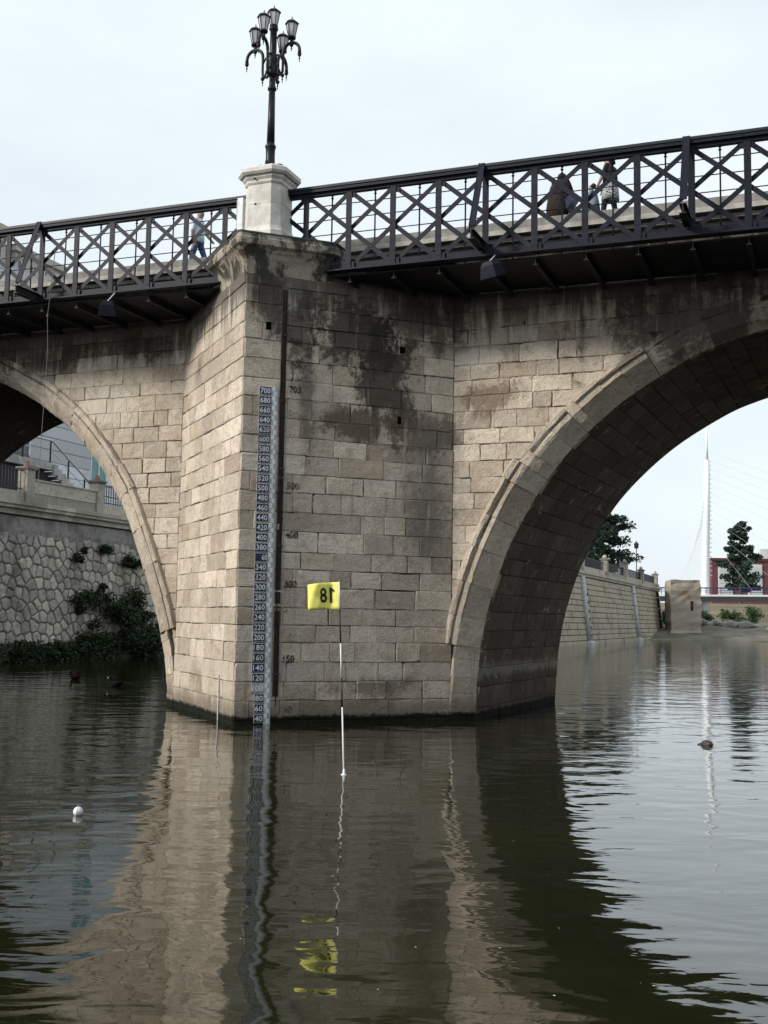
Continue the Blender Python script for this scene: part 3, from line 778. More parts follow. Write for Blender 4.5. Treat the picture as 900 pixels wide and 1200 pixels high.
# ------------------------------------------------------------------ golf-style marker flag in the water
FB = Vector((-.495, 15.333, 0)); FT = Vector((-.615, 15.36, 2.66))
flag = thing('marker_flag', 'yellow flag with a mirrored 18 on a black and white banded pole in the water', 'flag', FB)
fd = (FT-FB)
blk = simple('pole_black', (.015, .015, .016), .4, .2); wht = simple('pole_white', (.66, .67, .68), .4, .1)
def pole_pt(z): return FB+fd*(z/FT.z)
for a, b, mt in ((-.5, .92, wht), (.92, 1.32, blk), (1.32, 1.80, wht), (1.80, 2.27, blk), (2.27, 2.66, wht)):
    MB().tube([pole_pt(a), pole_pt(b)], .011, 8).build('pole_band', mt, flag, smooth=True)
MB().lathe(FB+ZZ*-.01, [(.05, -.02), (.045, .012), (.02, .03), (.014, .09)], 10).build('float_collar', wht, flag, smooth=True)
def flag_pt(x, y, d=0.0):   # x 0 at the pole to 1 at the fly, y 0..1 up
    z = 2.275+y*.375+(-.045*x*x if y > .5 else .0)*y-.02*x*(1-y)
    b = pole_pt(2.275+y*.375)
    return Vector((b.x-.44*x, b.y+(.05*sin(x*5.5+y*.8)+.006*sin(x*17+y*5)+.004*sin(y*13-x*6))*min(1, x*3)-d, z))
mb = MB(); nx, ny = 18, 10
mb.v = [flag_pt(i/nx, j/ny) for j in range(ny+1) for i in range(nx+1)]
for j in range(ny):
    for i in range(nx): mb.f.append((j*(nx+1)+i, j*(nx+1)+i+1, (j+1)*(nx+1)+i+1, (j+1)*(nx+1)+i)); mb.m.append(0)
tf = NT('yellow_flag_cloth'); pp = tf.pos()
tf.col(tf.mix(tf.ramp(tf.noise(pp, 9, 3), .3, .7), c4(.78, .73, .14), c4(.84, .80, .20))); tf.rough(.7)
tf.b.inputs['Subsurface Weight'].default_value = 0.0
fo = mb.build('cloth', tf.mat, flag, smooth=True)
md = fo.modifiers.new('thick', 'SOLIDIFY'); md.thickness = .003
gv, gf = glyphs('8', .015); gv = [(a*.85+.36, b) for a, b in gv]; gf = list(gf)
nb = len(gv); gv += [(-.30, -.5), (-.12, -.5), (-.12, .5), (-.22, .5), (-.48, .30), (-.48, .17), (-.30, .27)]; gf += [(nb, nb+1, nb+2, nb+3, nb+6), (nb+3, nb+4, nb+5, nb+6)]
MB().faces([flag_pt(.36+a*.40, .53+b*.58, .013) for a, b in gv], gf).build('numeral', blk, fo)

# ------------------------------------------------------------------ small things on the water
ball = thing('float_ball', 'white float ball bobbing on the dark water at lower left', 'float', (-3.233, 12.0, 0))
c = Vector((-3.235, 12.0, .035)); prof = [(.052*sin(pi*i/16)+1e-4, -.052*cos(pi*i/16)) for i in range(17)]
MB().lathe(c, prof, 20).build('ball', wht, ball, smooth=True)
MB().lathe(c, [(.0525, -.006), (.054, -.003), (.054, .003), (.0525, .006)], 20, ex=Vector((0, 1, 0)), ey=ZZ, ez=Vector((1, .3, 0)).normalized()).build('seam', M['grey'], ball, smooth=True)
MB().lathe(c+ZZ*.05, [(.012, 0), (.010, .006), (.004, .008)], 8).build('eyelet', M['grey'], ball, smooth=True)
def lump(name, c, rx, ry, rz, mat, parent=None, seed=1, n=12, label=None, cat=None, group=None):
    rg = random.Random(seed); mb = MB(); rings = []
    ph = [rg.uniform(0, 6) for _ in range(6)]
    for i in range(9):
        a = pi*i/8; rg_ = []
        for j in range(n):
            th = 2*pi*j/n; k = 1+.16*sin(2*th+ph[0]+a)+.12*sin(3*th+ph[1])*sin(a*2+ph[2])+rg.uniform(-.06, .06)
            rg_.append(Vector(c)+Vector((rx*k*sin(a)*cos(th), ry*k*sin(a)*sin(th), -rz*cos(a)*(1+.1*sin(th+ph[3])))))
        rings.append(rg_)
    mb.loft(rings); return tag(mb.build(name, mat, parent), label, cat, group)
rockm = simple('wet_rock', (.07, .06, .055), .5, .4, 12, bump=.02)
deb = thing('half_sunk_stone', 'small dark brown stone breaking the bright water at right', 'stone', (5.82, 19.8, 0))
lump('stone_body', (5.83, 19.8, .02), .10, .09, .065, rockm, deb, 3); lump('stone_shoulder', (5.72, 19.8, .0), .06, .05, .03, rockm, deb, 4); lump('stone_shoulder', (5.91, 19.82, .0), .05, .05, .025, rockm, deb, 5)

def bird(x, y, face, label, dark, k=1.0):
    t = thing('water_bird', label, 'bird', (x, y, 0), 'dark water birds by the left bank')
    ex = Vector((cos(face), sin(face), 0)); ey = Vector((-sin(face), cos(face), 0)); C0 = Vector((x, y, 0))
    rings = []
    for a, z, w, h in ((-.21, .115, .008, .006), (-.17, .10, .045, .03), (-.10, .07, .085, .065), (0, .055, .105, .085), (.09, .06, .085, .075), (.14, .10, .05, .055), (.155, .15, .034, .036), (.165, .19, .036, .036), (.19, .215, .036, .03), (.225, .21, .018, .016)):
        c = C0+ex*a*k+ZZ*z*k; tilt = 0 if a < .12 else .8
        up = (ZZ*cos(tilt)-ex*sin(tilt)) if a < .18 else ZZ
        rings.append([c+(ey*cos(th)*w+up*sin(th)*h)*k for th in [2*pi*j/10 for j in range(10)]])
    MB().loft(rings).build('body', dark, t, smooth=True)
    c = C0+(ex*.215+ZZ*.213)*k
    MB().loft([[c+ex*(d*k)+(ey*cos(th)*w+ZZ*sin(th)*w*.8)*k for th in [2*pi*j/6 for j in range(6)]] for d, w in ((0, .017), (.02, .014), (.05, .004))]).build('bill', wht, t)
    MB().poly([c-ex*.004*k+ey*.012*k+ZZ*.03*k, c+ex*.012*k+ZZ*.01*k, c-ex*.004*k-ey*.012*k+ZZ*.03*k, c-ex*.02*k+ZZ*.045*k]).build('shield', wht, t)
    for s in (-1, 1):
        MB().loft([[C0+(ex*a+ey*s*(w0)+ZZ*z)*k+(ey*s*cos(th)*.02+ZZ*sin(th)*h)*k for th in [2*pi*j/8 for j in range(8)]] for a, w0, z, h in ((-.19, .03, .11, .012), (-.08, .082, .085, .05), (.05, .085, .075, .05), (.11, .05, .07, .01))]).build('wing', dark, t, smooth=True)
bdk = simple('coot_plumage', (.008, .008, .010), .9, .3, spec=.05); bbr = simple('brown_plumage', (.028, .014, .012), .9, .4, spec=.05)
bird(-10.04, 36.2, 2.6, 'brownish black water bird swimming nearer the left edge', bbr, 1.15)
bird(-7.97, 33.2, 2.9, 'black water bird with white bill swimming nearer the pier', bdk, 1.15)

rg = random.Random(12); mb = MB()
for i in range(34):
    y = 6.5+26*rg.random()**1.6; x = rg.uniform(-.34, .36)*y
    if y > 20 and -7 < x < 6: continue
    r = rg.uniform(.004, .010); a0 = rg.uniform(0, 6)
    mb.poly([(x+r*cos(a0+q*pi/3)*rg.uniform(.6, 1.2), y+r*sin(a0+q*pi/3)*rg.uniform(.6, 1.2), .004) for q in range(6)])
tag(mb.build('floating_flecks', simple('pale_flecks', (.5, .5, .46), .8, .3, 30)), 'tiny pale flecks and petals scattered on the water', 'flecks', kind='stuff')
# rope hanging from the left walkway
rope = thing('hanging_rope', 'thin pale rope hanging from the left walkway railing', 'rope', W(-9.7, -2.72, 4.6))
pts = [W(-9.63, -2.66, 10.75), W(-9.64, -2.68, 10.3), W(-9.66, -2.70, 9.8), W(-9.70, -2.74, 9.1)]
pts2 = [W(-9.70, -2.74, 9.1), W(-9.66, -2.73, 8.4), W(-9.68, -2.72, 7.6), W(-9.72, -2.71, 6.7), W(-9.76, -2.70, 5.6), W(-9.77, -2.70, 4.6)]
ropem = simple('grey_rope', (.16, .16, .16), .8, .2, 20)
MB().tube(pts, .011, 6).build('rope_length', ropem, rope); MB().tube(pts2, .006, 5).build('line', ropem, rope)
MB().lathe(pts[-1], [(.01, -.03), (.026, -.01), (.026, .01), (.01, .03)], 6).build('knot', ropem, rope)

# ------------------------------------------------------------------ left river wall, rubble stones
def wall_stone_mat(name, a, b, dirt=(.10, .085, .065)):
    t = NT(name); p = t.pos(); rn = t.rand()
    wn2 = t.new('ShaderNodeTexWhiteNoise'); wn2.noise_dimensions = '1D'; t.l.new(rn, wn2.inputs['W'])
    k = t.mix(rn, c4(*a), c4(*b)); k = t.mix(1, k, t.mix(wn2.outputs[0], c4(.68, .68, .68), c4(1.2, 1.2, 1.2)), 'MULTIPLY')
    n = t.noise(p, 5, 6, .7); k = t.mix(t.ramp(n, .45, .7, 0, .7), k, c4(*dirt))
    k = t.mix(t.ramp(t.noise(p, .5, 4, .6), .5, .68, 0, .6), k, c4(*[x*.8 for x in dirt]))
    t.col(k); t.rough(.9); t.bump(t.noise(p, 14, 6, .7), .7, .04); return t.mat
rub = wall_stone_mat('rubble_stone', (.42, .385, .34), (.50, .46, .40))
cem = wall_stone_mat('old_cement', (.22, .215, .21), (.25, .24, .23))
crm = wall_stone_mat('cream_stone', (.42, .39, .33), (.47, .44, .38), (.24, .21, .17))
LWV0, LWV1 = 6.4, 46
def LW(v, z, d): # left wall face, battered
    return W(-26.25-.75*z/7.0+d, v, z)
lw = thing('river_wall', 'rubble stone river wall with parapet seen through the left arch', 'wall', W(-26.5, 20, 0))
mb = MB(); mb.loft([[LW(LWV0, -1, -.03), LW(LWV1, -1, -.03), W(-28.4, LWV1, -1), W(-28.4, LWV0, -1)], [LW(LWV0, 6.6, -.03), LW(LWV1, 6.6, -.03), W(-28.4, LWV1, 6.6), W(-28.4, LWV0, 6.6)]])
core = mb.build('wall_core', wall_stone_mat('dark_mortar', (.10, .095, .085), (.11, .10, .09)), lw)
# Voronoi-shaped stones
gs = .55; seeds = []; rg = random.Random(5)
for i in range(-1, 30):
    for j in range(-1, 12):
        seeds.append((13.0+(i+.5*(j % 2))*gs+rg.uniform(-.19, .19), .45+j*gs*.92+rg.uniform(-.17, .17)))
ns = 0
for a in seeds:
    if not (13.0 < a[0] < 28.0 and .75 < a[1] < 5.75): continue
    poly = [(a[0]-1, a[1]-1), (a[0]+1, a[1]-1), (a[0]+1, a[1]+1), (a[0]-1, a[1]+1)]
    for b in seeds:
        d = (a[0]-b[0], a[1]-b[1]); q = d[0]**2+d[1]**2
        if 0 < q < 4:
            mdp = ((a[0]+b[0])/2+d[0]*.03/sqrt(q), (a[1]+b[1])/2+d[1]*.03/sqrt(q))
            poly = clip(poly, d, d[0]*mdp[0]+d[1]*mdp[1])
            if len(poly) < 3: break
    if len(poly) < 3 or ns > 298: continue
    block(poly, LW, 'stone', rub, core, depth=.06, ch=.035, off=R(.0, .035), jit=.02, step=.25, dome=R(.004, .014)); ns += 1
print('rubble', ns)
mb = MB(); mb.loft([[LW(LWV0, 5.62, .0), LW(LWV1, 5.62, .0), LW(LWV1, 5.62, -.2), LW(LWV0, 5.62, -.2)], [LW(LWV0, 5.9, .05), LW(LWV1, 5.9, .05), LW(LWV1, 5.9, -.2), LW(LWV0, 5.9, -.2)], [LW(LWV0, 6.52, .05), LW(LWV1, 6.52, .05), LW(LWV1, 6.52, -.2), LW(LWV0, 6.52, -.2)]]); mb.build('cement_band', cem, lw)
v = LWV0
while v < LWV1-.1:
    v2 = min(v+R(1.7, 2.3), LWV1); mb = MB()
    mb.ubox(-28.3, -26.76, v+.004, v2-.004, 6.6, 6.86); mb.ubox(-28.3, -26.58, v+.004, v2-.004, 6.863, 7.02); mb.ubox(-28.3, -26.5+R(-.02, .02), v+.004, v2-.004, 7.023, 7.22); mb.build('coping_stone', crm, lw); v = v2
# parapet: pillars, solid panels, iron fences
iron = simple('fence_iron', (.02, .02, .026), .5, .2)
pil = [6.8, 11.9, 17.1, 22.35, 27.5, 32.7, 37.9, 43]
redf = simple('terracotta_finial', (.22, .10, .08), .8, .2)
for i, v in enumerate(pil):
    o = MB().ubox(-27.15, -26.62, v-.27, v+.27, 7.222, 8.75).build('pillar', crm, lw)
    mb = MB(); mb.ubox(-27.24, -26.53, v-.36, v+.36, 8.753, 8.84); mb.ubox(-27.2, -26.57, v-.32, v+.32, 8.69, 8.75); mb.build('pillar_cap', cem, o)
    MB().lathe(W(-26.885, v, 8.842), [(.2, 0), (.17, .04), (.16, .1), (.1, .17), (.08, .26), (.03, .3)], 8).build('finial', redf, o)
    if i == len(pil)-1: continue
    a, b = v+.275, pil[i+1]-.275
    if i % 2 == 0:       # solid panel bay
        mb = MB(); mb.ubox(-27.05, -26.72, a, b, 7.222, 7.66); mb.build('parapet_panel', crm, lw)
        mb = MB(); mb.ubox(-27.08, -26.69, a, b, 7.665, 7.70); mb.ubox(-27.05, -26.72, a, b, 7.705, 8.25); mb.ubox(-27.1, -26.66, a, b, 8.253, 8.32); mb.build('parapet_panel', crm, lw)
    else:
        MB().ubox(-27.05, -26.72, a, b, 7.222, 7.66).build('parapet_panel', crm, lw)
        mb = MB(); mb.ubox(-26.90, -26.86, a, b, 8.62, 8.66); mb.ubox(-26.90, -26.86, a, b, 7.78, 7.82)
        fo_ = mb.build('fence_rail', iron, lw); x = a+.12
        while x < b-.05:
            MB().ubox(-26.893, -26.867, x-.013, x+.013, 7.665, 8.74).build('fence_bar', iron, lw); x += .2
# bank ground behind
soil = simple('bank_paving', (.22, .21, .2), .9, .2, .5)
mb = MB(); mb.poly([W(-28.3, -60, 6.9), W(-28.3, 46, 6.9), W(-17, 62, 6.9), W(-17, 136, 6.9), W(-900, 136, 6.9), W(-900, -60, 6.9)])
tag(mb.build('ground', soil), kind='structure')

# foliage helper: many small leaf faces in clumps
def leaf_mat(name, a, b):
    t = NT(name); p = t.pos()
    k = t.mix(t.ramp(t.noise(p, 2.2, 4, .6), .3, .7), c4(*a), c4(*b)); k = t.mix(t.ramp(t.noise(p, 40, 2), .35, .65, 0, .5), k, c4(*[x*1.5 for x in b])); t.col(k); t.rough(.6); return t.mat
lf_dark = leaf_mat('dark_leaves', (.010, .022, .008), (.024, .042, .014)); lf_mid = leaf_mat('green_leaves', (.022, .05, .016), (.045, .085, .03)); lf_tree = leaf_mat('tree_leaves', (.012, .028, .018), (.026, .05, .032))
bark = simple('bark', (.07, .055, .045), .9, .3, 6)
def leaves(mb, c, rad, n, size, rg, flat=1.0):
    for _ in range(n):
        while True:
            q = Vector((rg.uniform(-1, 1), rg.uniform(-1, 1), rg.uniform(-1, 1)))
            if q.length <= 1: break
        q = q*(.45+.55*q.length)
        p = Vector(c)+Vector((q.x*rad, q.y*rad, q.z*rad*flat))
        a = Vector((rg.gauss(0, 1), rg.gauss(0, 1), rg.gauss(0, .7))).normalized(); b = a.orthogonal().normalized(); b = (b*cos(rg.uniform(0, 6))+a.cross(b)*sin(rg.uniform(0, 6)))
        s = size*rg.uniform(.6, 1.3)
        mb.poly([p-a*s, p+b*s*.45, p+a*s, p-b*s*.45])
def bush(label, v, z, r, n, cnt=None, flat=.8, mat=None, leaf=.09, hang=0):
    t = thing('wall_shrub', label, 'shrub', LW(v, z, .1), 'shrubs growing on the left river wall')
    rg = random.Random(int(v*100+z*10)); mb = MB()
    k = max(3, int(n/220))
    for i in range(k):
        c = LW(v+rg.uniform(-r, r)*.75, max(.15, z+rg.uniform(-r, r)*.7*flat), .1+rg.uniform(0, r*.6))
        leaves(mb, c, r*rg.uniform(.3, .6), n//k, leaf, rg, .8)
    mb.build('foliage', mat or lf_dark, t)
    mb = MB()
    for i in range(4): mb.tube([LW(v, z-.1, 0), LW(v+rg.uniform(-r, r)*.4, z, r*.4), LW(v+rg.uniform(-r, r)*.7, z+rg.uniform(0, r)*.5, r*.6)], [.02, .014, .006], 5)
    mb.build('stem', bark, t)
shr = [(20.5, 5.0, .45, 'small dark tuft high on the rubble wall, leftmost of its row'), (21.3, 5.25, .2, 'tiny dark tuft just above the leftmost high tuft on the rubble wall'), (22.7, 5.25, .45, 'dark tuft high on the rubble wall, middle of its row'), (24.6, 5.0, .55, 'dark tuft high on the rubble wall near the pier'), (25.6, 4.7, .5, 'dark shrub highest beside the pier edge'),
       (21.0, 2.75, .75, 'round dark shrub halfway down the rubble wall, left of the big mass'), (22.3, 3.4, .35, 'small tuft above the big shrub mass on the rubble wall'), (22.8, 2.4, .95, 'tall dark shrub in the middle of the rubble wall'), (24.3, 2.7, .9, 'bushy dark shrub right of middle on the rubble wall'), (25.9, 2.2, .7, 'dark shrub low beside the pier edge'),
       (24.2, 1.4, 1.2, 'largest dark bush at the foot of the rubble wall'), (21.4, 1.2, .7, 'dark bush low on the rubble wall left of the largest bush'), (26.4, 1.0, 1.0, 'dark bush at the wall foot closest to the pier')]
for v, z, r, lb in shr: bush(lb, v, z, r*1.2, int(1500*r*r)+200)
# ground cover along the foot of the wall
rg = random.Random(44); mb = MB()
for i in range(150):
    v = rg.uniform(11.5, 29); leaves(mb, LW(v, rg.uniform(.05, .7)*(1 if v < 20 else 1.6), .15+rg.uniform(0, .5)), rg.uniform(.3, .55), 110, .09, rg, .75)
tag(mb.build('bank_undergrowth', lf_dark), 'dark undergrowth along the foot of the left river wall', 'undergrowth', kind='stuff')
# ------------------------------------------------------------------ steps, landing and buildings behind the left wall
conc = simple('pale_concrete', (.36, .36, .35), .85, .2, 2, second=(.25, .25, .25))
stl = simple('brushed_rail', (.45, .46, .48), .35, .1, 8, metal=.6)
dk = simple('understair_dark', (.03, .03, .033), .8, .2)
st = thing('outdoor_stair', 'concrete stair with steel handrail rising behind the left parapet', 'stair', W(-30.5, 22, 6.9))
MB().ubox(-32.2, -30.0, 9, 22.7, 9.55, 9.92).build('landing', conc, st)
for k in range(12):
    v = 22.702+k*.32; z = 9.92-(k+1)*.2; mb = MB(); mb.ubox(-32.2, -30.02, v, v+.318, z-.16, z); mb.build('step', conc, st)
    mb = MB(); mb.ubox(-30.016, -29.86, v, v+.318, z-.42, z+.13); mb.build('stringer', conc, st)
mb = MB(); mb.loft([[W(-30.3, 9, 6.95), W(-30.3, 26.3, 6.95), W(-31.9, 26.3, 6.95), W(-31.9, 9, 6.95)], [W(-30.3, 9, 9.5), W(-30.3, 22.4, 9.5), W(-31.9, 22.4, 9.5), W(-31.9, 9, 9.5)]]); mb.build('understair_void', dk, st)  # solid fill coloured near black to stand for the dark void below
pr_ = [W(-30.0, 9.2, 11.1), W(-30.0, 22.6, 11.08), W(-30.0, 26.8, 8.75), W(-30.0, 28.4, 8.7)]
MB().tube(pr_, .06, 8).build('handrail', stl, st); MB().tube([p-ZZ*.55 for p in pr_], .02, 6).build('mid_rail', stl, st)
for v in (12, 14.1, 16.2, 18.3, 20.4, 22.5): MB().ubox(-30.03, -29.97, v-.03, v+.03, 9.925, 11.06).build('rail_post', M['steel_dark'], st)
for v, z in ((24.0, 9.05), (25.4, 8.25), (26.7, 7.5)): MB().ubox(-30.03, -29.97, v-.03, v+.03, z, z+1.15).build('rail_post', M['steel_dark'], st)

glz = simple('window_glass', (.05, .065, .075), .12, .2, 2, spec=.6)
wb_ = thing('clad_building', 'tall white building with horizontal cladding behind the stair', 'building', W(-42, 40, 6.9))
clad = wall_stone_mat('white_cladding', (.60, .62, .65), (.66, .68, .70), (.5, .51, .53))
MB().ubox(-50, -38.06, 10, 74, 6.9, 23).build('wall_core', simple('cladding_gap', (.16, .17, .18), .8), wb_)
teal = simple('teal_panel', (.16, .30, .32), .5, .1); pnk = simple('pink_panel', (.38, .30, .28), .6, .1)
wins = [(27.2, 30.4, 12.0, 13.6), (36.4, 38.2, 9.2, 13.0), (46, 49, 11.5, 13.5), (18, 21, 11.8, 13.6), (27.2, 30.4, 16.0, 17.6), (36.2, 38.2, 16.0, 17.6), (46, 49, 16, 17.6), (18, 21, 16, 17.6), (56, 59, 11.5, 13.5), (56, 59, 16, 17.6)]
z = 6.95
while z < 22.8:
    z2 = min(z+.78, 23)
    cuts = sorted([(a, b) for a, b, c, d in wins if c < z2-.1 and d > z+.1]); x = 10
    for a, b in cuts+[(74, 74)]:
        if a-x > .1: MB().ubox(-38.05, -38.0, x, a, z+.02, z2-.02).build('cladding_panel', clad, wb_)
        x = b
    z = z2
for i, (a, b, c_, d) in enumerate(wins):
    w = MB().ubox(-38.055, -38.03, a+.03, b-.03, c_-.2, d+.2).build('window', teal if i != 0 else glz, wb_)
    mb = MB(); mb.ubox(-38.03, -37.96, a, a+.1, c_-.25, d+.25); mb.ubox(-38.03, -37.96, b-.1, b, c_-.25, d+.25); mb.ubox(-38.03, -37.96, (a+b)/2-.05, (a+b)/2+.05, c_-.25, d+.25); mb.build('window_frame', M['white'], w)

def block_building(label, u0, u1, v0, v1, z1, mat, storeys, bays, z0=6.9, face='u', roof=None, group=None, winmat=None):
    t = thing('apartment_building', label, 'building', W((u0+u1)/2, (v0+v1)/2, z0), group)
    MB().ubox(u0, u1, v0, v1, z0, z1).build('wall', mat, t)
    MB().ubox(u0-.4, u1+.4, v0-.4, v1+.4, z1+.004, z1+.6).build('roof_cornice', roof or mat, t)
    h = (z1-z0)/storeys
    for i in range(storeys):
        for k in range(bays):
            wv = (v1-v0)/bays; a = v0+wv*(k+.28); b = v0+wv*(k+.72); za = z0+h*(i+.25); zb = z0+h*(i+.78)
            w = MB().ubox(u1+.004, u1+.03, a, b, za, zb).build('window', winmat or glz, t)
            mb = MB(); mb.ubox(u1+.004, u1+.16, a-.12, b+.12, za-.14, za-.004); mb.ubox(u1+.032, u1+.06, (a+b)/2-.05, (a+b)/2+.05, za, zb); mb.build('window_frame', M['white'], w)
        for k in range(max(1, int((u1-u0)/4))):
            wu = (u1-u0)/max(1, int((u1-u0)/4)); a = u0+wu*(k+.28); b = u0+wu*(k+.72); za = z0+h*(i+.25); zb = z0+h*(i+.78)
            MB().ubox(a, b, v0-.03, v0-.004, za, zb).build('window', winmat or glz, t)
    return t
cream = wall_stone_mat('cream_render', (.50, .48, .44), (.54, .52, .48), (.40, .38, .34)); buff = wall_stone_mat('buff_render', (.44, .40, .34), (.48, .44, .38), (.34, .3, .25))
bA = block_building('pale cream apartment block beyond the left walkway, its cornice stepping down rightwards', -74, -60, 53.3, 59.6, 34.6, cream, 9, 4, group='far apartment blocks seen over the bridge')
block_building('taller apartment block at the far left edge above the walkway', -75, -60.5, 34, 52.6, 36.0, buff, 9, 8, group='far apartment blocks seen over the bridge')
block_building('lower grey apartment block right of the pale cream one', -80, -66, 60.2, 67, 33.5, cream, 9, 3, group='far apartment blocks seen over the bridge')
ae = thing('rooftop_aerial', 'thin spreading aerial on the roof of the far lower block', 'aerial', W(-64.5, 62, 34.1))
mb = MB(); mb.tube([W(-66.5, 62, 34.1), W(-66.5, 62, 38.6)], .1, 6); mb.build('mast', iron, ae)
for k in range(7):
    a = k*pi/7; MB().tube([W(-66.5, 62-1.5*cos(a), 38.2-.5*abs(cos(a))+.3*sin(a)), W(-66.5, 62, 38.4), W(-66.5, 62+1.5*cos(a), 38.2-.4*abs(cos(a))+.6*sin(a))], .05, 5).build('rod', iron, ae)

# ------------------------------------------------------------------ far river wall seen through the right arch
def FW(v, z, d): return W(-14.2-.75*z/7.0+d, v, z)
FV0, FV1 = 62, 136.5
fw_ = thing('river_wall', 'long battered ashlar river wall with balustrade seen through the right arch', 'wall', W(-14.5, 100, 0))
ash = wall_stone_mat('far_ashlar', (.38, .345, .27), (.46, .41, .33), (.20, .17, .12))
mb = MB(); mb.loft([[FW(FV0, -1, -.04), FW(FV1, -1, -.04), W(-17, FV1, -1), W(-17, FV0, -1)], [FW(FV0, 6.6, -.04), FW(FV1, 6.6, -.04), W(-17, FV1, 6.6), W(-17, FV0, 6.6)]])
core = mb.build('wall_core', simple('far_mortar', (.16, .14, .11), .9, .2, 2), fw_)
zs = courses(-.2, 6.5, .56, 9); rg = random.Random(3); mb = MB()
for i in range(len(zs)-1):      # beyond ten pixels each: one part
    v = FV0-rg.uniform(0, 1)
    while v < FV1:
        v2 = v+rg.uniform(.8, 1.6); a, b = max(v, FV0)+.03, min(v2, FV1)-.03
        if b-a > .2:
            o = rg.uniform(0, .07); P = [(a, zs[i]+.03), (b, zs[i]+.03), (b, zs[i+1]-.03), (a, zs[i+1]-.03)]
            mb.loft([[FW(x, z, -.05) for x, z in P], [FW(x, z, o) for x, z in P], [FW(x+(.04 if x == a else -.04), z+(.04 if z < zs[i]+.1 else -.04), o+.03) for x, z in P]])
        v = v2
tag(mb.build('ashlar_courses', ash, core), kind='stuff')
mb = MB(); mb.ubox(-17, -14.75, FV0, FV1+.1, 6.6, 6.85); mb.ubox(-17, -14.6, FV0, FV1+.2, 6.853, 7.15); mb.build('coping', crm, fw_)
vv = FV0+8.4; k = 0
while vv < FV1+.1:
    big = k == 3; hw = .62 if big else .4
    o = MB().ubox(-15.3, -14.62, vv-hw, vv+hw, 7.152, 9.1 if big else 8.85).build('pillar', crm, fw_)
    MB().ubox(-15.42, -14.5, vv-hw-.12, vv+hw+.12, 9.105 if big else 8.855, 9.25 if big else 9.0).build('pillar_cap', cem, o)
    MB().lathe(W(-14.96, vv, 9.25 if big else 9.0), [(.2, 0), (.26, .12), (.2, .3), (.06, .42)], 8).build('finial', crm, o)
    a, b = vv+hw, min(vv+12.6-.5, FV1)
    if b-a > 1:
        MB().ubox(-15.15, -14.78, a, b, 7.152, 7.62).build('parapet_panel', crm, fw_)
        mb = MB(); mb.ubox(-15.0, -14.94, a, b, 8.5, 8.56)
        x = a+.25
        while x < b: mb.ubox(-14.99, -14.95, x-.02, x+.02, 7.622, 8.62); x += .32
        mb.build('fence_panel', iron, fw_)
    vv += 12.6; k += 1
grey_m = simple('galvanised', (.42, .45, .47), .5, .2)
for v0, lb in ((82.5, 'pale pipe sloping down the far wall nearest the arch'), (112.5, 'pale pipe sloping down the middle of the far wall'), (133.5, 'dark pipe at the far end of the river wall')):
    t = thing('wall_pipe', lb, 'pipe', FW(v0, 0, .3), 'pipes running down the far wall')
    mb = MB(); mb.tube([FW(v0, 6.55, .18), FW(v0, 3.0, .2), FW(v0, .1, .22)], .30 if v0 < 130 else .2, 8); mb.build('pipe', grey_m if v0 < 130 else M['steel_dark'], t, smooth=True)
    MB().lathe(FW(v0, -.1, .25), [(.55, 0), (.5, .3), (.34, .45)], 8).build('foot', grey_m, t)
    if v0 < 90:
        for k in range(6): MB().lathe(FW(v0, .8+k*.8, .47), [(.1, -.1), (.1, .1)], 6).build('bracket', M['steel_dark'], t)
    else:
        for k in range(4): MB().lathe(FW(v0, 1.2+k*1.5, .2), [(.33, -.06), (.33, .06)], 8).build('bracket', M['grey'], t)
# link between the two walls, hidden behind the pier
lk = thing('river_wall', 'plain wall linking the near and far river walls behind the pier', 'wall', W(-20, 54, 0))
mb = MB(); mb.loft([[W(-26.25, 46, -1), W(-14.2, 62, -1), W(-16, 63, -1), W(-28, 47, -1)], [W(-27, 46, 7.1), W(-14.9, 62, 7.1), W(-16.4, 63, 7.1), W(-28.3, 47, 7.1)]]); mb.build('wall_core', ash, lk)
rw = thing('river_wall', 'plain wall along the opposite bank right of the bridge', 'wall', W(17, 70, 0))
mb = MB(); mb.loft([[W(16.3, 6.4, -1), W(16.3, 128, -1), W(19, 128, -1), W(19, 6.4, -1)], [W(17, 6.4, 7.1), W(17, 128, 7.1), W(19, 128, 7.1), W(19, 6.4, 7.1)]]); mb.build('wall_core', ash, rw)
mb = MB(); mb.poly([W(17.2, -60, 6.9), W(17.2, 128, 6.9), W(900, 128, 6.9), W(900, -60, 6.9)]); tag(mb.build('ground', soil), kind='structure')

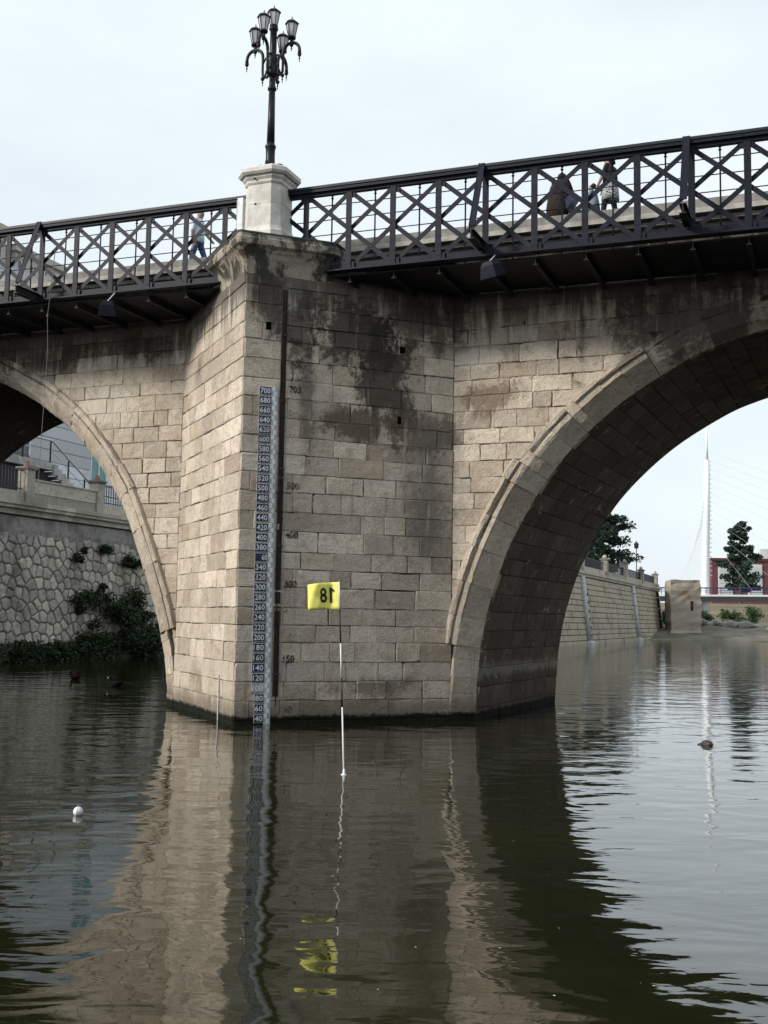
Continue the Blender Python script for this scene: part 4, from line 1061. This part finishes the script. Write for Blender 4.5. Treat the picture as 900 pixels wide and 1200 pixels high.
# trees
def tree(name, label, x, y, z0, h, spread, seed, lean=0, n=26, leaf=.3, dens=90, group=None, mat=None, flat=.55, conic=.7):
    rg = random.Random(seed); t = thing(name, label, 'tree', (x, y, z0), group)
    B = Vector((x, y, z0)); top = B+Vector((lean, 0, h*.96)); mbt = MB(); mbl = MB()
    mid = B+Vector((lean*.4+rg.uniform(-.2, .2), 0, h*.5))
    mbt.tube([B, mid, top], [h*.028, h*.018, h*.004], 8)
    for i in range(n):
        f = .18+.8*(i/(n-1)); c = B.lerp(mid, f*2) if f < .5 else mid.lerp(top, f*2-1)
        th = i*2.4+rg.uniform(-.5, .5); L = spread*(1-(f-.18)*conic)*rg.uniform(.55, 1.1)
        e_ = c+Vector((cos(th)*L, sin(th)*L, L*rg.uniform(.05, .4)))
        mbt.tube([c, c.lerp(e_, .5)+Vector((0, 0, L*.08)), e_], [h*.009, h*.006, h*.002], 5)
        for q in (.35, .6, .8, 1.0):
            leaves(mbl, c.lerp(e_, q)+Vector((rg.uniform(-.3, .3), rg.uniform(-.3, .3), rg.uniform(-.2, .3))), L*.22*rg.uniform(.6, 1.3)+.22, int(dens*rg.uniform(.6, 1.2)), leaf, rg, flat)
    mbt.build('trunk', bark, t); mbl.build('crown', mat or lf_tree, t)
tw = lambda u, v: W(u, v, 6.9)
p = tw(-20, 104); tree('park_tree', 'dark tree on the far wall half hidden by the arch', p.x, p.y, 6.9, 9.6, 3.8, 1, 0, 32, .24, 170, 'trees behind the far wall', flat=.8)
p = tw(-19.5, 117); tree('park_tree', 'dark layered tree spreading out beside the arch over the far wall', p.x, p.y, 6.9, 9.7, 4.0, 2, .4, 34, .24, 120, 'trees behind the far wall', flat=.7, conic=.55)
lp = W(-16.5, 127, 6.9)
sl = thing('street_lamp', 'slim far lamp post on the bank behind the far wall', 'street lamp', lp)
MB().lathe(lp, [(.1, 0), (.07, 1), (.05, 5.2)], 8).build('pole', iron, sl); MB().lathe(lp+ZZ*5.2, [(.06, 0), (.28, .15), (.34, .7), (.1, .95), (.02, 1.1)], 8).build('lantern', iron, sl)

# ruined tower stub by the water
ru = thing('ruined_pier', 'ruined rectangular stone block standing at the end of the far wall', 'ruin', (42.3, 151, 0))
rum = wall_stone_mat('ruin_stone', (.46, .42, .36), (.52, .47, .41), (.36, .23, .12))
rgr = random.Random(8)
def ru_ring(z, k, j=0):
    c = [(39.1-k, 148.6-k), (43.4+k, 149.4-k), (43.8+k, 153.4+k), (39.4-k, 152.8+k)]; out = []
    for i in range(4):
        a, b = c[i], c[(i+1) % 4]
        for q in range(5): out.append((a[0]+(b[0]-a[0])*q/5+rgr.uniform(-j, j), a[1]+(b[1]-a[1])*q/5+rgr.uniform(-j, j), z+rgr.uniform(-j, j)*.8))
    return out
zz = [-.5, .2, .7, 1.2, 1.8, 2.4, 3.0, 3.6, 4.2, 4.8, 5.4, 6.0, 6.6, 7.2, 7.7, 8.05]
MB().loft([ru_ring(z, .5 if z < .5 else .25 if z < 1 else .02+.05*sin(z*3), .09) for z in zz]).build('masonry', rum, ru)
for i in range(9): lump('fallen_stone', (38.8+i*.65, 147.6+rgr.uniform(-.4, .4), .15), rgr.uniform(.3, .6), .4, .3, rum, ru, 60+i, 8)
MB().wbox(41.9, 42.3, 149.1, 149.26, 3.9, 5.2).build('slot', M['black'], ru)
# shore, rocks, quay
shm = simple('silty_shore', (.15, .14, .11), .95, .3, .4, bump=.06, bscale=3, second=(.12, .11, .07))
mb = MB(); xs = [30+i*2.6 for i in range(32)]; ysz = [(137, -.5), (140.5, -.05), (143, .3), (147, .75), (151, 1.3), (155, 1.75), (161, 2.0), (172, 2.1), (187, 2.2)]
for i in range(len(xs)-1):
    pass
G = [[Vector((x+R(-.3, .3), y+R(-.3, .3)+1.2*sin(x*.21), z+.18*sin(x*.5+y)+R(-.06, .06))) for x in xs] for y, z in ysz]
for j in range(len(ysz)-1):
    for i in range(len(xs)-1): mb.poly([G[j][i], G[j][i+1], G[j+1][i+1], G[j+1][i]])
tag(mb.build('shore', shm), kind='structure')
ORD = 'first second third fourth fifth sixth seventh eighth ninth tenth eleventh twelfth thirteenth fourteenth fifteenth sixteenth'.split()
for i in range(16):
    x = 44.5+i*.55+R(-.2, .2); r = R(.5, 1.0); lump('boulder', (x, 155.5+R(-1.5, 1.5), 1.7+R(.1, .9)*(1-i/18)), r*1.2, r, r*.75, simple('boulder_grey', (.25, .24, .23), .9, .3, 3, bump=.05) if i == 0 else bpy.data.materials['boulder_grey'], None, i+20, 9,
         'grey boulder, '+ORD[i]+' from the left in the heap below the footbridge mast', 'boulder', 'boulders heaped on the far shore')
lump('boulder', (54.0, 151.5, 1.5), .9, .5, .35, wht, None, 77, 9, 'pale flat boulder lying alone on the far shore', 'boulder', 'boulders heaped on the far shore')
qy = thing('quay_wall', 'low tan quay wall behind the shore at far right', 'wall', (70, 185, 2))
qm = wall_stone_mat('quay_stone', (.42, .37, .28), (.46, .41, .32), (.28, .24, .17))
for i in range(6): MB().wbox(44+R(-.2, .2), 125, 184-.05*(i % 2)+.12*i, 187, 1.9+i*.62, 1.9+(i+1)*.62-.03).build('stone_course', qm, qy)
mb = MB(); mb.poly([(20, 186.8, 5.3), (900, 186.8, 5.3), (2600, 3000, 5.3), (-2600, 3000, 5.3), (-300, 186.8, 5.3)]); tag(mb.build('ground', soil), kind='structure')
for x, y, r, lb in ((47.6, 163, 1.5, 'green bush left of the footbridge mast'), (51.0, 160, 1.7, 'green bush under the footbridge right of its mast'), (53.2, 158.5, 1.9, 'largest green bush on the far shore'), (41.5, 158, 1.5, 'dark green bush behind the ruined block')):
    t = thing('shore_shrub', lb, 'shrub', (x, y, 2), 'bushes on the far shore'); rg = random.Random(int(x*10)); mb = MB()
    for i in range(9): leaves(mb, (x+rg.uniform(-r, r)*.8, y+rg.uniform(-r, r)*.5, 2.2+rg.uniform(0, r)*1.1), r*.5, 110, .2, rg, .9)
    mb.build('foliage', lf_mid, t); mb = MB()
    for i in range(5): mb.tube([(x, y, 1.9), (x+rg.uniform(-r, r)*.5, y, 2.6), (x+rg.uniform(-r, r), y, 2.2+r)], [.06, .04, .02], 5)
    mb.build('stem', bark, t)

# cable-stayed footbridge
fbm = simple('white_steel', (.72, .74, .76), .45, .06, 2); blu = simple('blue_rail', (.03, .035, .12), .5, .2)
fb = thing('cable_footbridge', 'white cable stayed footbridge with tall mast and blue railing', 'footbridge', (52.6, 178, 3.5))
A, B_ = Vector((22, 177, 6.2)), Vector((135, 179, 7.4)); dd = (B_-A)
def dk_pt(x): return A+dd*((x-22)/113)
MB().loft([[P+Vector(o) for o in ((0, -2, 0), (0, 2, 0), (0, 1.2, -.75), (0, -1.2, -.75))] for P in (A, B_)]).build('deck_girder', simple('grey_girder', (.22, .24, .26), .5, .1), fb)
MB().loft([[P+Vector(o) for o in ((0, -2.3, .005), (0, 2.3, .005), (0, 2.3, .3), (0, -2.3, .3))] for P in (A, B_)]).build('deck_edge', fbm, fb)
for z, r in ((1.35, .11), (1.0, .05), (.7, .05)): MB().tube([A+Vector((0, -2.2, z)), B_+Vector((0, -2.2, z))], r, 6).build('rail', blu, fb)
x = 23
while x < 134: MB().tube([dk_pt(x)+Vector((0, -2.2, .3)), dk_pt(x)+Vector((0, -2.2, 1.35))], .05, 5).build('rail_post', blu, fb); x += 2.4
MB().tube([(52.4, 178, 1.8), (52.5, 178, 8), (52.85, 178, 20), (53.0, 178, 28.9)], [.62, .62, .52, .42], 12).build('mast', fbm, fb, smooth=True)
MB().tube([(53.0, 178, 28.9), (53.0, 178, 34.2)], [.24, .10], 10).build('mast_tip', fbm, fb, smooth=True)
mb = MB()
for i in range(26): mb.wbox(53.2, 53.62, 177.9, 178.1, 10+i*.75, 10.12+i*.75)
mb.build('rungs', fbm, fb)
cbm = simple('stay_cable', (.62, .65, .68), .5, .05)
for i in range(11): MB().tube([(52.9, 178, 30.5-i*1.35), dk_pt(118-i*5.8)+Vector((0, -1.6, .3))], .014, 5, caps=False).build('stay_cable', cbm, fb)
for i in range(9): MB().tube([(52.8, 178, 27-i*.9), (50.8-i*.33, 178+i*.6, 5.2)], .03, 5, caps=False).build('stay_cable', cbm, fb)
for i in range(3): MB().tube([(52.8, 178, 24-i*3), (33-i*2, 184, 5.2)], .014, 5, caps=False).build('stay_cable', cbm, fb)

# tree and red building beyond
tree('bank_tree', 'single ragged dark tree behind the footbridge at far right', 70.3, 215, 5.2, 17.6, 4.6, 9, 0, 30, .42, 75, None, lf_tree, .7, .75)
rb = thing('red_building', 'red framed building with white bays behind the far tree', 'building', (90, 264, 5.2))
redm = simple('red_panel', (.13, .045, .05), .6, .15, 1); whp = simple('white_bay', (.55, .56, .55), .6, .08, 1)
MB().wbox(78.2, 122, 260, 262.6, 5.2, 17.2).build('wall', redm, rb)
MB().wbox(77.9, 122.3, 259.6, 263, 17.204, 17.8).build('roof_cornice', simple('dark_red_trim', (.09, .03, .035), .6, .1), rb)
MB().wbox(90, 108, 260.5, 262, 17.805, 20.2).build('roof_storey', whp, rb)
for k in range(6):
    x = 79.7+k*7.05; o = MB().wbox(x, x+3.4, 259.75, 259.98, 9.0, 16.4).build('window_bay', whp, rb)
    for j in range(3): MB().wbox(x+.3, x+3.1, 259.69, 259.745, 9.4+j*2.35, 11.1+j*2.35).build('pane', simple('pale_pane', (.45, .48, .48), .3, .1) if (k, j) == (0, 0) else bpy.data.materials['pale_pane'], o)
# ------------------------------------------------------------------ people on the bridge
skin_m = simple('skin', (.30, .19, .14), .6, .06, 20); hair_d = simple('dark_hair', (.015, .012, .010), .6, .3, 30)
def person(label, u, v, z0, face, J, mats, group):
    """J: name -> (x forward, y left, z up, radius, material key); edges follow EDG"""
    loc = W(u, v, z0); t = thing('person', label, 'person', loc, group)
    fx = UU*cos(face)+VV*sin(face); fy = Vector((0, 0, 1)).cross(fx)
    names = list(J); idx = {n: i for i, n in enumerate(names)}
    P = [loc+fx*J[n][0]+fy*J[n][1]+ZZ*J[n][2] for n in names]
    E_ = [(a, b) for a, b in EDG if a in idx and b in idx]
    me = bpy.data.meshes.new('body'); me.from_pydata([tuple(p-loc) for p in P], [(idx[a], idx[b]) for a, b in E_], [])
    o = bpy.data.objects.new('body', me); COL.objects.link(o)
    o.modifiers.new('s', 'SKIN'); ss = o.modifiers.new('b', 'SUBSURF'); ss.levels = 1; ss.render_levels = 1
    for n in names:
        sv = me.skin_vertices[0].data[idx[n]]; r = J[n][3]; r = r if isinstance(r, tuple) else (r, r); sv.radius = r; sv.use_root = n == 'pelvis'
    dg = bpy.context.evaluated_depsgraph_get(); dg.update(); m2 = bpy.data.meshes.new_from_object(o.evaluated_get(dg))
    bpy.data.objects.remove(o); bpy.data.meshes.remove(me); m2.name = 'body'
    keys = list(mats); m2.materials.clear()
    for k in keys: m2.materials.append(mats[k])
    loc0 = [p-loc for p in P]
    for f in m2.polygons:
        c = Vector(f.center); best, bk = 1e9, keys[0]
        for a, b in E_:
            A0, B0 = loc0[idx[a]], loc0[idx[b]]; d = B0-A0; q = max(0, min(1, (c-A0).dot(d)/max(d.length_squared, 1e-9))); dist = (c-(A0+d*q)).length
            if dist < best: best = dist; bk = J[b][4]
        f.material_index = keys.index(bk); f.use_smooth = True
    bo = bpy.data.objects.new('body', m2); finish(bo, t, loc)
    return t, bo, (lambda x, y, z: loc+fx*x+fy*y+ZZ*z)
EDG = [('pelvis', 'belly'), ('belly', 'chest'), ('chest', 'neck'), ('neck', 'jaw'), ('jaw', 'skull'), ('skull', 'crown'), ('jaw', 'nose')]
for s in 'lr':
    EDG += [('chest', 'sh_'+s), ('sh_'+s, 'el_'+s), ('el_'+s, 'wr_'+s), ('wr_'+s, 'palm_'+s), ('pelvis', 'hip_'+s), ('hip_'+s, 'kn_'+s), ('kn_'+s, 'an_'+s), ('an_'+s, 'toe_'+s)]
    for k in range(4): EDG += [('palm_'+s, 'k%d_%s' % (k, s)), ('k%d_%s' % (k, s), 'f%d_%s' % (k, s))]
    EDG += [('wr_'+s, 't0_'+s), ('t0_'+s, 't1_'+s)]
def figure(H=1.68, lean=0.0, stride=.2, arms=((.05, .0), (-.05, 0)), top='top', leg='leg', shoe='shoe', bulk=1.0):
    k = H/1.7; L = lambda z: lean*max(0, z-.95)
    J = {'pelvis': (0, 0, .95, (.15*bulk, .13*bulk), leg), 'belly': (L(1.12), 0, 1.12, (.145*bulk, .12*bulk), top), 'chest': (L(1.34), 0, 1.34-abs(lean)*.05, (.165*bulk, .12*bulk), top),
         'neck': (L(1.46), 0, 1.47-abs(lean)*.1, .055, 'skin'), 'jaw': (L(1.46)+.03, 0, 1.54-abs(lean)*.14, (.065, .075), 'skin'), 'skull': (L(1.5)+.02, 0, 1.62-abs(lean)*.18, (.08, .095), 'skin'), 'crown': (L(1.5)+.005, 0, 1.685-abs(lean)*.2, .06, 'skin'), 'nose': (L(1.46)+.12, 0, 1.565-abs(lean)*.14, .014, 'skin')}
    for i, s in enumerate('lr'):
        y = 1 if s == 'l' else -1; st_ = stride*y; ex_, ez = arms[i]
        c = J['chest']
        J['hip_'+s] = (0, .09*y, .90, .095*bulk, leg); J['kn_'+s] = (st_*.55+.03, .095*y, .50, .068, leg); J['an_'+s] = (st_-.02, .095*y, .09, .045, leg); J['toe_'+s] = (st_+.16, .11*y, .035, .038, shoe)
        J['sh_'+s] = (c[0]-.01, .185*y, c[2]+.06, .06*bulk, top)
        el = (c[0]+.02+ex_*.5, .235*y, c[2]-.24+ez*.4); wr = (c[0]+.08+ex_, .20*y, c[2]-.46+ez)
        J['el_'+s] = (*el, .045*bulk, top); J['wr_'+s] = (*wr, .03, 'skin')
        d = Vector(wr)-Vector(el); d.normalize(); pp_ = Vector(wr)+d*.05; J['palm_'+s] = (*pp_, (.036, .016), 'skin')
        for q in range(4):
            kk = pp_+d*(.045-.006*abs(q-1))+Vector((.018*(1.5-q), 0, 0)); ff = kk+d*(.035-.005*abs(q-1))+Vector((0, -.02*y, 0)); J['k%d_%s' % (q, s)] = (*kk, .009, 'skin'); J['f%d_%s' % (q, s)] = (*ff, .008, 'skin')
        t0 = Vector(wr)+d*.03+Vector((.03, -.01*y, 0)); J['t0_'+s] = (*t0, .011, 'skin'); J['t1_'+s] = (*(t0+d*.04+Vector((.01, -.01*y, 0))), .009, 'skin')
    for n in J:
        x, y, z, r, mk = J[n]; r = tuple(q*k for q in r) if isinstance(r, tuple) else r*k; J[n] = (x*k, y*k, z*k, r, mk)
    return J
def shell(name, rings, mat, parent, n=16):
    mb = MB(); mb.loft([[c+ex*(a*cos(2*pi*j/n))+ey*(b*sin(2*pi*j/n)) for j in range(n)] for c, ex, ey, a, b in rings]); return mb.build(name, mat, parent, smooth=True)
DZ = 10.62
GP = 'people crossing the bridge'
# man in a light shirt, left of the pedestal
shirt = simple('pale_blue_shirt', (.50, .58, .68), .8, .08, 20, bump=.01); jean = simple('blue_jeans', (.05, .075, .16), .85, .2, 20)
shoe = simple('dark_shoe', (.03, .025, .02), .6, .2)
t, b, F = person('man in a pale blue shirt and jeans walking left of the pedestal', -7.42, .05, DZ, 0.15, figure(1.80, .06, .22, ((.16, .08), (-.16, .03)), bulk=1.02), {'top': shirt, 'leg': jean, 'shoe': shoe, 'skin': skin_m}, GP)
ax = lambda F: ((F(1, 0, 0)-F(0, 0, 0)), (F(0, 1, 0)-F(0, 0, 0)))
ex, ey = ax(F)
shell('hair', [(F(.015, 0, 1.70), ex, ey, .10, .088), (F(.005, 0, 1.76), ex, ey, .10, .088), (F(.0, 0, 1.81), ex, ey, .075, .068), (F(.0, 0, 1.835), ex, ey, .03, .03)], hair_d, b)
shell('shirt_hem', [(F(0, 0, .90), ex, ey, .165, .20), (F(.0, 0, 1.05), ex, ey, .16, .195), (F(.01, 0, 1.25), ex, ey, .155, .2), (F(.02, 0, 1.45), ex, ey, .13, .2), (F(.03, 0, 1.53), ex, ey, .06, .09)], shirt, b)
# figure in a brown hooded coat, hunched
brn = simple('brown_coat', (.018, .010, .008), .9, .3, 10, bump=.02); blk2 = simple('black_cloth', (.012, .012, .016), .9, .3, 20)
t, b, F = person('hunched person in a dark brown hooded coat on the right walkway side', 1.82, 0, DZ, 1.25, figure(1.52, .38, .05, ((.2, .1), (.2, .1)), bulk=1.15), {'top': brn, 'leg': blk2, 'shoe': shoe, 'skin': skin_m}, GP)
ex, ey = ax(F)
shell('coat', [(F(-.02, 0, .28), ex, ey, .22, .25), (F(-.02, 0, .6), ex, ey, .22, .26), (F(.03, 0, .9), ex, ey, .20, .25), (F(.09, 0, 1.12), ex, ey, .18, .235), (F(.15, 0, 1.25), ex, ey, .14, .19), (F(.18, 0, 1.33), ex, ey, .08, .10)], brn, b)
shell('hood', [(F(.17, 0, 1.27), ex, ey, .11, .11), (F(.18, 0, 1.34), ex, ey, .125, .11), (F(.18, 0, 1.41), ex, ey, .10, .09), (F(.17, 0, 1.455), ex, ey, .04, .04)], brn, b)
# woman in black with a striped scarf and patterned skirt
def zig():
    tt = NT('patterned_skirt'); p_ = tt.pos(); wv = tt.new('ShaderNodeTexWave'); wv.wave_type = 'BANDS'; wv.bands_direction = 'Z'; wv.inputs['Scale'].default_value = 9; wv.inputs['Distortion'].default_value = 9; wv.inputs['Detail Scale'].default_value = 3
    tt.l.new(p_, wv.inputs[0]); tt.col(tt.mix(tt.ramp(wv.outputs[0], .4, .6), c4(.02, .02, .025), c4(.55, .55, .56))); tt.rough(.9); return tt.mat
def stripes():
    tt = NT('striped_scarf'); p_ = tt.pos(); wv = tt.new('ShaderNodeTexWave'); wv.bands_direction = 'DIAGONAL'; wv.inputs['Scale'].default_value = 7; wv.inputs['Distortion'].default_value = 1
    tt.l.new(p_, wv.inputs[0]); tt.col(tt.mix(tt.ramp(wv.outputs[0], .6, .75), c4(.015, .015, .02), c4(.5, .5, .52))); tt.rough(.9); return tt.mat
t, b, F = person('woman in black with a patterned skirt and striped shawl by the right railing', 2.97, 0, DZ, pi-.2, figure(1.66, .05, .16, ((.1, .1), (.12, .1))), {'top': blk2, 'leg': blk2, 'shoe': shoe, 'skin': skin_m}, GP)
ex, ey = ax(F)
shell('hair', [(F(-.05, 0, 1.44), ex, ey, .07, .075), (F(-.02, 0, 1.52), ex, ey, .085, .09), (F(.0, 0, 1.60), ex, ey, .092, .088), (F(0, 0, 1.66), ex, ey, .075, .07), (F(0, 0, 1.69), ex, ey, .03, .03)], hair_d, b)
MB().lathe(F(-.09, 0, 1.62), [(.005, -.05), (.045, -.03), (.05, .01), (.03, .045), (.004, .055)], 10).build('hair_bun', hair_d, b, smooth=True)
shell('skirt', [(F(.0, 0, .62), ex, ey, .19, .21), (F(.0, 0, .75), ex, ey, .185, .205), (F(.0, 0, .95), ex, ey, .165, .185), (F(.0, 0, 1.03), ex, ey, .14, .165)], zig(), b)
shell('jacket', [(F(.0, 0, .98), ex, ey, .165, .19), (F(.0, 0, 1.15), ex, ey, .15, .19), (F(.01, 0, 1.32), ex, ey, .145, .20), (F(.02, 0, 1.42), ex, ey, .06, .09)], blk2, b)
shell('shawl', [(F(.15, -.10, .78), ex, ey, .07, .05), (F(.17, -.12, .92), ex, ey, .10, .08), (F(.14, -.12, 1.08), ex, ey, .09, .08), (F(.06, -.10, 1.3), ex, ey, .06, .06)], stripes(), b)
# child between them
grs = simple('grey_blue_top', (.16, .20, .25), .85, .15, 20)
t, b, F = person('small child in grey blue between the coat and the woman', 2.60, .02, DZ, pi, figure(1.06, .12, .10, ((.15, .12), (.1, .05)), bulk=1.3), {'top': grs, 'leg': grs, 'shoe': shoe, 'skin': skin_m}, GP)
ex, ey = ax(F)
shell('hair', [(F(.01, 0, .97), ex, ey, .066, .06), (F(.0, 0, 1.02), ex, ey, .066, .06), (F(.0, 0, 1.06), ex, ey, .03, .03)], hair_d, b)
shell('tunic', [(F(.0, 0, .45), ex, ey, .15, .16), (F(.0, 0, .6), ex, ey, .13, .14), (F(.02, 0, .8), ex, ey, .11, .13), (F(.03, 0, .9), ex, ey, .04, .05)], grs, b)
# pushchair beside the child
pc = thing('pushchair', 'small dark pushchair beside the hunched person', 'pushchair', W(2.28, 0, DZ))
q = lambda x, y, z: W(2.28+x, y, DZ+z)
mb = MB(); mb.loft([[q(-.16, -.17, .32), q(.16, -.17, .28), q(.16, .17, .28), q(-.16, .17, .32)], [q(-.2, -.17, .52), q(.18, -.17, .40), q(.18, .17, .40), q(-.2, .17, .52)]]); mb.build('seat', blk2, pc)
mb = MB(); mb.tube([q(-.2, -.16, .45), q(-.26, -.16, .7), q(-.18, -.16, .80), q(-.02, -.16, .78)], .012, 6); mb.tube([q(-.2, .16, .45), q(-.26, .16, .7), q(-.18, .16, .80), q(-.02, .16, .78)], .012, 6); mb.tube([q(.2, -.16, .1), q(-.3, -.16, .85), q(-.36, -.16, .95)], .013, 6); mb.tube([q(.2, .16, .1), q(-.3, .16, .85), q(-.36, .16, .95), q(-.36, -.16, .95)], .013, 6); mb.tube([q(-.2, -.16, .1), q(.1, -.16, .4)], .012, 6); mb.tube([q(-.2, .16, .1), q(.1, .16, .4)], .012, 6); mb.build('frame', M['steel'], pc)
MB().loft([[q(-.24, y, .5), q(-.27, y, .72), q(-.16, y, .82), q(.0, y, .80), q(-.1, y, .66)] for y in (-.17, .17)]).build('hood', M['navy'], pc)
for sx in (-.2, .2):
    for sy in (-.17, .17): MB().lathe(q(sx, sy-.012, .085), [(.02, 0), (.082, .002), (.085, .012), (.082, .022), (.02, .024)], 14, ex=UU, ey=ZZ, ez=VV).build('wheel', M['black'], pc)
